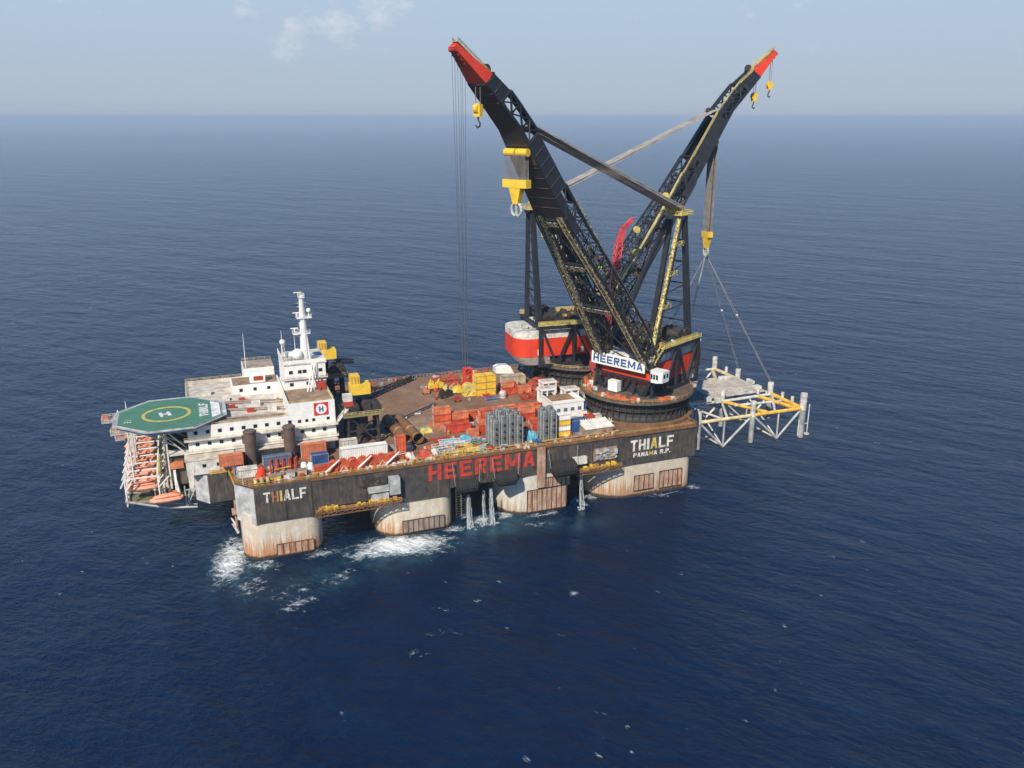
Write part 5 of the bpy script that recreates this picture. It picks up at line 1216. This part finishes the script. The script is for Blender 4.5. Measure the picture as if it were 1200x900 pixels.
# white open-sided generator modules
for x, y, lab in ((118.2, 44, 'white open framed generator module nearest the orange containers'), (127.2, 40.5, 'white open framed generator module nearest the stern crane'), (122.6, 53, 'white open framed generator module farthest from the camera')):
    t = thing('generator_module', lab, 'generator', (x, y, Z0), 0, 'white generator modules amidships')
    k = MB()
    for a in (0, 2.5, 5.9):
        for b in (0, 3.9): k.box(a,b,0,a+.6,b+.6,5.6)
    k.box(-.15,-.15,5.6,6.65,4.65,6.3).box(0,0,0,6.5,4.5,.5); k.build('module_frame', white, t)
    MB().box(.5,.9,.5,6.0,3.8,5.2).build('engine_housing', white_dirty, t)
    for a in (1.55, 4.45):
        f = MB().lathe([(1.15,0),(1.15,.25),(.9,.3)], (a,.55,3.2), 18, axis='y'); f.build('fan', black_rusty, t)
    MB().box(.3,.3,6.31,6.2,4.2,6.36).build('roof_sheet', tan_roof, t)
t = thing('workshop_module', 'big white workshop with a rusty brown roof left of the stern crane', 'building', (115, 24, Z0))
MB().box(0,0,0,13,11,6.6).build('wall', white, t); MB().box(.9,3.6,6.6,10.8,10.6,6.75).build('roof', P('rusty brown roof', (.33,.20,.11), .4,.4,.8,streak=False), t)
MB().box(-.2,-.2,6.6,13.2,.1,7.2).box(-.2,.1,6.6,.1,11.2,7.2).box(12.9,.1,6.6,13.2,11.2,7.2).build('parapet', white, t)
for i in range(4): f = MB().box(1.4+i*3,-.1,3.2,2.9+i*3,-.02,4.6).build('window', blue_gr, t)
MB().box(13.2,1,0,14.6,5,5.6).build('side_locker', blue, t)
t = thing('ribbed_roof_store', 'low store with a white ribbed roof at the foot of the stern crane', 'store', (119.2, 3.6, Z0))
MB().box(0,0,0,11.4,7,2.6).build('wall', stain_grey, t); MB().add([(-.3,-.3,2.6),(11.7,-.3,2.6),(11.7,7.3,3.6),(-.3,7.3,3.6),(-.3,-.3,2.8),(11.7,-.3,2.8),(11.7,7.3,3.8),(-.3,7.3,3.8)],[(0,3,2,1),(4,5,6,7),(0,1,5,4),(1,2,6,5),(2,3,7,6),(3,0,4,7)]).build('roof', white_dirty, t)
k = MB()
for i in range(12): k.add([(.1+i*1.0,-.3,2.81),(.4+i*1.0,-.3,2.81),(.4+i*1.0,7.3,3.81),(.1+i*1.0,7.3,3.81),(.1+i*1.0,-.3,3.05),(.4+i*1.0,-.3,3.05),(.4+i*1.0,7.3,4.05),(.1+i*1.0,7.3,4.05)],[(0,3,2,1),(4,5,6,7),(0,1,5,4),(1,2,6,5),(2,3,7,6),(3,0,4,7)])
k.build('roof_rib', white, t)
# grey ribbed tanks
def ribbed_tank(x, y, r_, h, label):
    t = thing('ribbed_tank', label, 'tank', (x, y, Z0), 0, 'tall grey ribbed tanks at the near deck edge')
    pr = [(r_*.92,0)]; n = int(h/.85)
    for i in range(n):
        z = .25+(h-.9)*i/n; dz = (h-.9)/n; pr += [(r_,z),(r_,z+dz*.42),(r_*.86,z+dz*.5),(r_*.86,z+dz*.95)]
    pr += [(r_*.9,h-.6),(r_*.6,h-.15),(.05,h)]
    MB().lathe(pr, n=14).build('tank_shell', slate, t, smooth=True)
    k = MB()
    for a in (225, 315, 45, 135): k.box(r_*1.08*math.cos(R(a))-.12, r_*1.08*math.sin(R(a))-.12, 0, r_*1.08*math.cos(R(a))+.12, r_*1.08*math.sin(R(a))+.12, h-.5)
    k.build('guard_frame', grey_lt, t)
    k = MB()
    for i in range(3): k.sphere((0,-r_-.02,h*(.3+.2*i)), .42, 8)
    k.build('manhole', rubber, t)
words = ['first', 'second', 'third', 'fourth']
for j in range(3):
    for i in range(4):
        h = [[10.8,12.2,12.6,11.4],[11.6,13.2,13.4,12.0],[11.8,12.8,13.0,11.8]][j][i]
        ribbed_tank(84.2+i*3.0, 5.2+j*3.0, 1.38, h, '%s tank from the left in the %s row of the larger grey ribbed group' % (words[i], ['near','middle','far'][j]))
for j in range(2):
    for i in range(2): ribbed_tank(103.6+i*3.0, 5.6+j*3.0, 1.38, 11.6+j*.6, '%s grey ribbed tank in the %s row of the smaller group beside the striped boxes' % (['left','right'][i], ['near','far'][j]))
# large brown pipes
for i, (x, lab) in enumerate(((54.6,'large rusty brown pipe nearer the bow, lying across the deck with a dark open end'),(59.0,'large rusty brown pipe nearer the stern, lying across the deck with a dark open end'))):
    t = thing('large_pipe', lab, 'pipe', (x, 17, Z0), R(4), 'large brown pipes lying on deck')
    n = 24; L_ = 24; vs = []
    for r_, y_ in ((2.05,0),(2.05,L_),(1.85,L_),(1.85,0)):
        vs += [(r_*math.cos(2*math.pi*q/n), y_, 2.7+r_*math.sin(2*math.pi*q/n)) for q in range(n)]
    MB().add(vs, [(a*n+q, a*n+(q+1)%n, ((a+1)%4)*n+(q+1)%n, ((a+1)%4)*n+q) for a in range(4) for q in range(n)]).build('pipe_shell', pipe_brown, t, smooth=True)
    MB().box(-2.2,3,0,2.2,3.8,1.0).box(-2.2,12,0,2.2,12.8,1.0).box(-2.2,20,0,2.2,20.8,1.0).build('saddle', black_rusty, t)
    MB().lathe([(2.1,.4),(2.1,1.0)], (0,0,2.7), 24, axis='y', cap=False).lathe([(2.1,8),(2.1,9)], (0,0,2.7), 24, axis='y', cap=False).build('pipe_band', ochre, t)
# reels along the near edge
ordr = ['first', 'second', 'third', 'fourth', 'fifth', 'sixth', 'seventh']
for i in range(7):
    x = 26.4+i*3.25
    t = thing('cable_reel', '%s orange reel, counted from the bow, in the row along the near edge' % ordr[i], 'reel', (x, 4.3, Z0), R(-8+5*(i%3)), 'orange reels along the near deck edge')
    MB().lathe([(1.75,-1.3),(1.75,-1.05),(1.2,-1.0),(1.2,1.0),(1.75,1.05),(1.75,1.3)], (0,0,2.1), 18, axis='y').build('drum', orange if i % 2 else MC['red'], t, smooth=False)
    MB().lathe([(1.32,-.95),(1.36,-.5),(1.32,0),(1.36,.5),(1.32,.95)], (0,0,2.1), 14, axis='y').build('hose_wrap', red2 if i % 2 else orange2, t)
    k = MB().box(-1.5,-1.6,0,1.5,1.6,.3)
    for sy in (-1.5, 1.5): k.tube((-1.3,sy,.3),(0,sy,2.1),.14,n=4).tube((1.3,sy,.3),(0,sy,2.1),.14,n=4)
    k.build('reel_stand', white_dirty if i % 2 else orange, t)
for i, (x, lab) in enumerate(((23.5,'white diagonal davit arm left of the orange reels'),(34.2,'white diagonal davit arm between the third and fourth orange reels'),(43.8,'white diagonal davit arm beside the sixth orange reel'))):
    t = thing('davit_arm', lab, 'davit', (x, 1.6, Z0), 0, 'white davit arms on the near deck edge')
    MB().tube((0,0,0),(0,0,1.4),.4,n=8).build('post', white_dirty, t); MB().tube((0,0,1.2),(4.6,.6,4.6),.36,.22,n=6).build('arm', white, t)
# red vertical pipe rack, round red lump
t = thing('pipe_rack', 'rack of four upright dark red pipe frames behind the bow corner', 'rack', (6.4, 8.8, Z0))
for i in range(5): k = MB().tube((i*2.0,0,0),(i*2.0,0,4.6),.38,n=8).tube((i*2.0,0,4.6),(i*2.0+.9,1.6,4.6),.32,n=8).tube((i*2.0+.9,1.6,4.6),(i*2.0+.9,1.6,0),.3,n=8).build('pipe_frame', MC['red'], t)
MB().box(-.6,-.5,0,9.2,2.2,.35).build('rack_base', grey_steel, t)
t = thing('covered_drum', 'bright red covered drum left of the red pipe rack', 'drum', (3.4, 8.6, Z0)); MB().lathe([(1.5,0),(1.6,1.4),(1.3,2.6),(.5,3.1),(.05,3.2)], n=16).build('cover', red, t, smooth=True); MB().lathe([(1.75,0),(1.75,.3)], n=16).build('base_ring', grey_steel, t)
for x, y, lab in ((17.2,8.6,'left white round tank between the red pipe rack and the blue box'),(19.2,7.6,'right white round tank between the red pipe rack and the blue box')):
    t = thing('round_tank', lab, 'tank', (x, y, Z0), 0, 'white round tanks near the bow'); MB().lathe([(1.0,0),(1.05,2.2),(.7,2.9),(.05,3.1)], n=14).build('tank_shell', white, t, smooth=True); MB().lathe([(.3,2.9),(.3,3.4)], n=8).build('cap', grey_steel, t)
# open cargo baskets with pipes, in the cluttered strip on the near edge
def basket(x, y, L, Wd, H, col, fill, label, rz=0.0):
    t = thing('cargo_basket', label, 'basket', (x, y, Z0), rz, 'open cargo baskets on the near deck edge'); m = MC[col]
    k = MB().box(0,0,0,L,Wd,.15)
    for a in [L*i/max(2,int(L/1.6)) for i in range(max(2,int(L/1.6))+1)]:
        for b in (0, Wd): k.tube((a,b,0),(a,b,H),.09,n=4)
    for zz in (H, H*.5):
        k.tube((0,0,zz),(L,0,zz),.09,n=4).tube((0,Wd,zz),(L,Wd,zz),.09,n=4).tube((0,0,zz),(0,Wd,zz),.09,n=4).tube((L,0,zz),(L,Wd,zz),.09,n=4)
    k.build('basket_frame', m, t); rnd = random.Random(int(x*31+y)); k = MB()
    for i in range(9):
        b = rnd.uniform(.2, Wd-.2); zz = rnd.uniform(.3, H*.9); a0 = rnd.uniform(0, L*.3); k.tube((a0,b,zz),(a0+L*.68,b+rnd.uniform(-.3,.3),zz+rnd.uniform(-.1,.1)),rnd.uniform(.1,.24),n=6)
    k.build('stowed_pipe', MC[fill], t)
    k = MB()
    for i in range(5): a = rnd.uniform(.2, L-1); b = rnd.uniform(.2, Wd-.9); k.box(a,b,.15,a+rnd.uniform(.4,.9),b+.6,.15+rnd.uniform(.4,H*.9))
    k.build('stowed_crate', MC[rnd.choice(['grey','cream','yellow','faded','bluegrey'])], t)
basket(62.6,9.5,6.5,2.6,1.6,'cream','grey','cream basket of grey pipes just right of the red and white tarpaulins',R(5))
basket(70,10.8,6.5,2.4,1.5,'grey','cream','grey basket of cream pipes in the middle of the cluttered strip',R(-6))
basket(63.4,5.6,6.0,2.4,1.4,'white','bluegrey','white basket of blue grey pipes near the bow end of the strip',R(8))
basket(70.6,6.6,5.4,2.2,1.4,'yellow','yellow','yellow basket of yellow pipes on the near edge above the red lettering',R(-3))
basket(64.5,2.4,6.6,2.2,1.6,'yellow','tan','yellow basket of tan pipes right at the near rail',R(2))
basket(72.2,2.6,6.6,2.4,1.8,'tan','yellow','tan basket of yellow pipes at the near rail, nearer the grey tanks',R(-2))
basket(77.2,10.6,4.6,2.2,1.5,'grey','green','grey basket of green pipes under the red container stack',R(9))
basket(77.6,6.2,4.4,2.4,1.5,'green','cream','green basket of cream pipes beside the larger grey tank group',R(-5))
basket(66,14.2,7.5,2.2,1.3,'white','cyan','white basket of turquoise pipes farthest back in the strip',R(-4))
def tarp(x, y, L, Wd, H, m, label, rz=0.0):
    t = thing('covered_cargo', label, 'cargo', (x, y, Z0), rz); rnd = random.Random(int(x*7+y)); n = 9; vs = []; fs = []
    for i in range(n):
        for j in range(n):
            u, v = i/(n-1), j/(n-1); e_ = min(u, 1-u, v, 1-v); z = 0 if e_ == 0 else H*(.72+.28*rnd.random())*(min(1, e_*5))**.4
            vs.append((u*L, v*Wd, z))
    for i in range(n-1):
        for j in range(n-1): fs.append((i*n+j, (i+1)*n+j, (i+1)*n+j+1, i*n+j+1))
    MB().add(vs, fs).add([(0,0,-.02),(L,0,-.02),(L,Wd,-.02),(0,Wd,-.02)],[(0,1,2,3)]).build('tarpaulin', m, t)
    MB().box(-.2,-.2,-.02,L+.2,Wd+.2,.12).build('pallet', stain_grey, t)
tarp(56.2,3.4,4.4,5.0,2.6,MC['red'],'red tarpaulin covered heap right of the tall orange box')
tarp(51.2,3.2,3.2,3.6,2.6,white_dirty,'white tarpaulin covered heap at the foot of the tall orange box')
tarp(60.8,4.4,2.0,3.6,2.2,white_dirty,'pale tarpaulin heap right beside the red covered heap')
tarp(74.2,14.4,4.6,3.6,2.0,cyan,'bright turquoise tarpaulin heap in front of the red containers')
tarp(76.2,3.4,4.6,2.4,1.6,P('sea green tarpaulin', (.20,.38,.32), .05,.3,.7),'pale green tarpaulin heap left of the larger grey tank group')
tarp(97.2,5.4,4.2,4.4,3.6,cyan,'turquoise heap between the two groups of grey tanks')
tarp(97.8,2.0,3.4,2.6,2.2,blue,'blue heap at the near rail between the two groups of grey tanks')
tarp(63.0,27.8,4.6,3.0,1.6,yellow_lt,'pale yellow heap on the open deck left of the orange containers')
tarp(60.2,24.4,3.2,2.0,1.3,yellow_lt,'small yellow heap beside the brown pipes')
tarp(63.6,31.4,4.6,2.6,.8,P('pale green sheet', (.28,.38,.22), .1,.3,.7),'flat green sheet behind the pale yellow heap')
# yellow machinery beyond the open deck
def machine(x, y, m, label, rz=0.0, sc=1.0, drum=True):
    t = thing('hydraulic_power_unit', label, 'machine', (x, y, Z0), rz, 'machines by the far deck edge')
    MB().box(0,0,.5*sc,3.6*sc,2.6*sc,2.6*sc).box(.3*sc,.3*sc,2.6*sc,1.8*sc,2.2*sc,4.0*sc).build('machine_body', m, t)
    MB().box(-.3,-.3,0,4.0*sc,3.0*sc,.5*sc).build('skid', black_rusty, t)
    if drum: MB().lathe([(1.5*sc,-1),(1.5*sc,-.8),(1.0*sc,-.8),(1.0*sc,.8),(1.5*sc,.8),(1.5*sc,1)], (5.2*sc,1.3*sc,1.8*sc), 16, axis='y').build('winch_drum', m, t)
    k = MB().tube((.4,.4,4*sc),(.4,.4,5.4*sc),.2,n=6).tube((2.6*sc,.5,2.6*sc),(5*sc,1.2*sc,4.4*sc),.22,n=6); k.build('exhaust_and_arm', m, t)
machine(80.5,78,yellow,'yellow machine with a tall arm, farthest left by the far rail',R(10))
machine(84,71,yellow_lt,'pale yellow machine in front of the far left machine',R(-12))
machine(90,69,yellow,'yellow machine with a drum just left of the pale round drum',R(5),.9)
machine(76.5,74,orange2,'small orange machine standing alone at the left of the yellow machines',R(0),.7,False)
machine(82,65.5,black_rusty,'dark machine at the front left of the yellow machines',R(20),.9)
machine(88,74.5,MC['red'],'red machine behind the yellow machines near the far rail',R(-5),.9)
t = thing('big_hose_drum', 'large pale yellow drum left of the square yellow stack', 'drum', (94.0, 66.5, Z0)); MB().lathe([(2.6,-1.5),(2.6,-1.2),(1.7,-1.1),(1.7,1.1),(2.6,1.2),(2.6,1.5)], (0,0,2.9), 22, axis='y').build('drum', yellow_lt, t); MB().box(-2.4,-1.9,0,2.4,1.9,.4).tube((-1.8,-1.8,.3),(0,-1.8,2.9),.2,n=4).tube((1.8,-1.8,.3),(0,-1.8,2.9),.2,n=4).build('stand', yellow, t)
t = thing('small_drum', 'small dark red drum alone on the open brown deck', 'drum', (87, 60, Z0)); MB().lathe([(1.1,-.9),(1.1,-.7),(.8,-.7),(.8,.7),(1.1,.7),(1.1,.9)], (0,0,1.2), 16, axis='y').build('drum', red2, t); MB().box(-1.2,-1,0,1.2,1,.25).build('stand', black_rusty, t)
t = thing('white_barrel', 'white round barrel at the lower right corner of the yellow stack', 'barrel', (106.6, 58.2, Z0)); MB().lathe([(1.3,0),(1.5,1.1),(1.4,2.4),(.9,2.9),(.05,3.0)], n=16).build('barrel_shell', white_dirty, t, smooth=True); MB().lathe([(1.52,.9),(1.58,1.1),(1.52,1.3)], n=16, cap=False).build('hoop', grey_steel, t)
t = thing('white_canopy', 'white wedge shaped canopy by the far rail behind the tan house', 'canopy', (113, 84, Z0)); MB().loft([[(0,0,2.6),(8.5,-.5,1.9),(8.5,5,1.9),(0,5,2.6)],[(0,.4,5.2),(7.0,.2,5.0),(7.0,4.4,5.0),(0,4.4,5.2)],[(1.2,1.2,6.2),(5.6,1.2,6.0),(5.6,3.4,6.0),(1.2,3.4,6.2)]]).build('canopy_shell', white, t); MB().box(.4,.4,0,7.8,4.4,2.4).build('canopy_base', stain_grey, t)
t = thing('red_tower_frame', 'tall red frame tower behind the square yellow stack', 'tower', (96.5, 78, Z0)); k = MB()
for a in (0,3.0):
    for b in (0,3.0): k.tube((a,b,0),(a,b,8),.4,n=4)
for z in (2.6,5.2,7.8): k.box(-.2,-.2,z,3.2,3.2,z+.3)
for z in (0,2.6,5.2): k.tube((0,0,z),(3,0,z+2.6),.2,n=4)
k.build('tower_frame', red, t); MB().box(.4,.4,5.5,2.6,2.6,7.7).build('tower_tank', red2, t)
def red_truss(x, y, L, rz, lab):
    t = thing('red_truss', lab, 'truss', (x, y, Z0), R(rz), 'red steel trusses lying near the far crane'); k = MB()
    for b in (0, 2.0):
        for z in (.3, 2.4): k.tube((0,b,z),(L,b,z),.26,n=4)
        for i in range(int(L/2)): k.tube((i*2,b,.3 if i%2 else 2.4),(i*2+2,b,2.4 if i%2 else .3),.18,n=4)
    k.build('truss_chords', MC['red'], t); q = MB()
    for i in range(int(L/2)+1): q.tube((i*2,0,2.4),(i*2,2,2.4),.16,n=4)
    q.build('cross_bar', red2, t)
red_truss(126,72,13,-50,'red truss lying left of the far crane beside the tan house')
red_truss(121,66,10,-25,'red truss in front of the tan house')
red_truss(109,68,8,10,'short red truss between the yellow stack and the tan house')
red_truss(84,86,12,2,'long red truss along the far rail behind the yellow machines')
red_truss(112,50,9,15,'red truss lying left of the farthest white generator')
# deck gantry of the walkway at the bow corner
t = thing('access_ladder', 'ochre yellow access ladder leaning between the bow corner and the forward deck', 'ladder', (-12.6, 16.6, D)); k = MB().rail([(0,0,0),(5.8,0.4,0),(7.2,-8.5,-2.5)],1.2,1.0,.12).rail([(0,1.4,0),(7.0,1.2,0),(8.6,-8.3,-2.5)],1.2,1.0,.12); k.build('handrail', ochre, t)
MB().plate([(0,0,0),(0,1.4,0),(7.0,1.2,0),(5.8,.4,0)],.2).plate([(5.8,.4,0),(7.0,1.2,0),(8.6,-8.3,-2.5),(7.2,-8.5,-2.5)],.2).build('tread_plate', yellow, t)
t = thing('gangway_tube', 'white slanting gangway between the white crew block and the yellow cab crane', 'gangway', (31.6, 25.4, 36)); MB().tube((0,0,0),(6.4,1,6.5),.7,n=6).build('gangway_shell', white, t); MB().rail([(0,-.6,.6),(6.4,.4,7.1)],.9,1.2,.07).build('handrail', white_dirty, t)
# small loose gear, each its own thing
rnd = random.Random(21)
spots = [(66,50,'white','low white crate alone in the middle of the open deck',2.6,1.2,.8),(59,46,'cream','cream crate in the shadow of the yellow cab crane',3.0,1.2,1.2),(74,57,'tan','tan crate on the open deck far from the stacks',2,1.2,.9),(121,18.5,'white','white crate behind the ribbed white roof',2.4,2.0,2.0),(112.4,14,'faded','orange crate behind the striped stack',2.4,2.4,3.0),(99,12,'cream','cream crate behind the turquoise heap',2.2,2.2,2.0),(95.6,22,'faded','orange crate behind the larger grey tank group',4.2,3,3.6),(90,27.5,'yellow','bright yellow crate on the orange row beside the squarish stack',2.6,2,3.2),(80.6,26.4,'cream','cream crate right of the long bright red container',2.2,2,1.8),(133,33,'tan','tan crate between the white workshop and the stern crane',2.4,2,2.2),(134,23,'faded','rusty orange crate at the foot of the stern crane tub',2.4,3,1.6),(11,4.6,'grey','grey crate in front of the red pipe rack',2.6,2,1.8),(14.6,4.2,'tan','tan crate on the near edge before the white round tanks',2.8,1.8,2.0),(5.6,3.6,'yellow','yellow crate at the near edge above the bow lettering',3.6,1.4,1.2),(47.2,14.2,'grey','grey crate at the right end of the long white deck house',2.2,2.2,2.0),(127,24,'white','white crate at the right of the white workshop',2.4,2.4,2.6),(136,45,'cream','cream crate between the two cranes',3,2.4,2.0)]
for x, y, c_, lab, L_, W_, H_ in spots:
    t = thing('deck_crate', lab, 'crate', (x, y, Z0), rnd.uniform(-.2,.2)); MB().box(0,0,.2,L_,W_,H_).build('crate_body', MC[c_], t)
    MB().box(-.06,-.06,H_-.2,L_+.06,W_+.06,H_+.06).box(-.05,-.05,0,L_+.05,W_+.05,.2).build('crate_rim', stain_grey if rnd.random() < .5 else grey_steel, t)
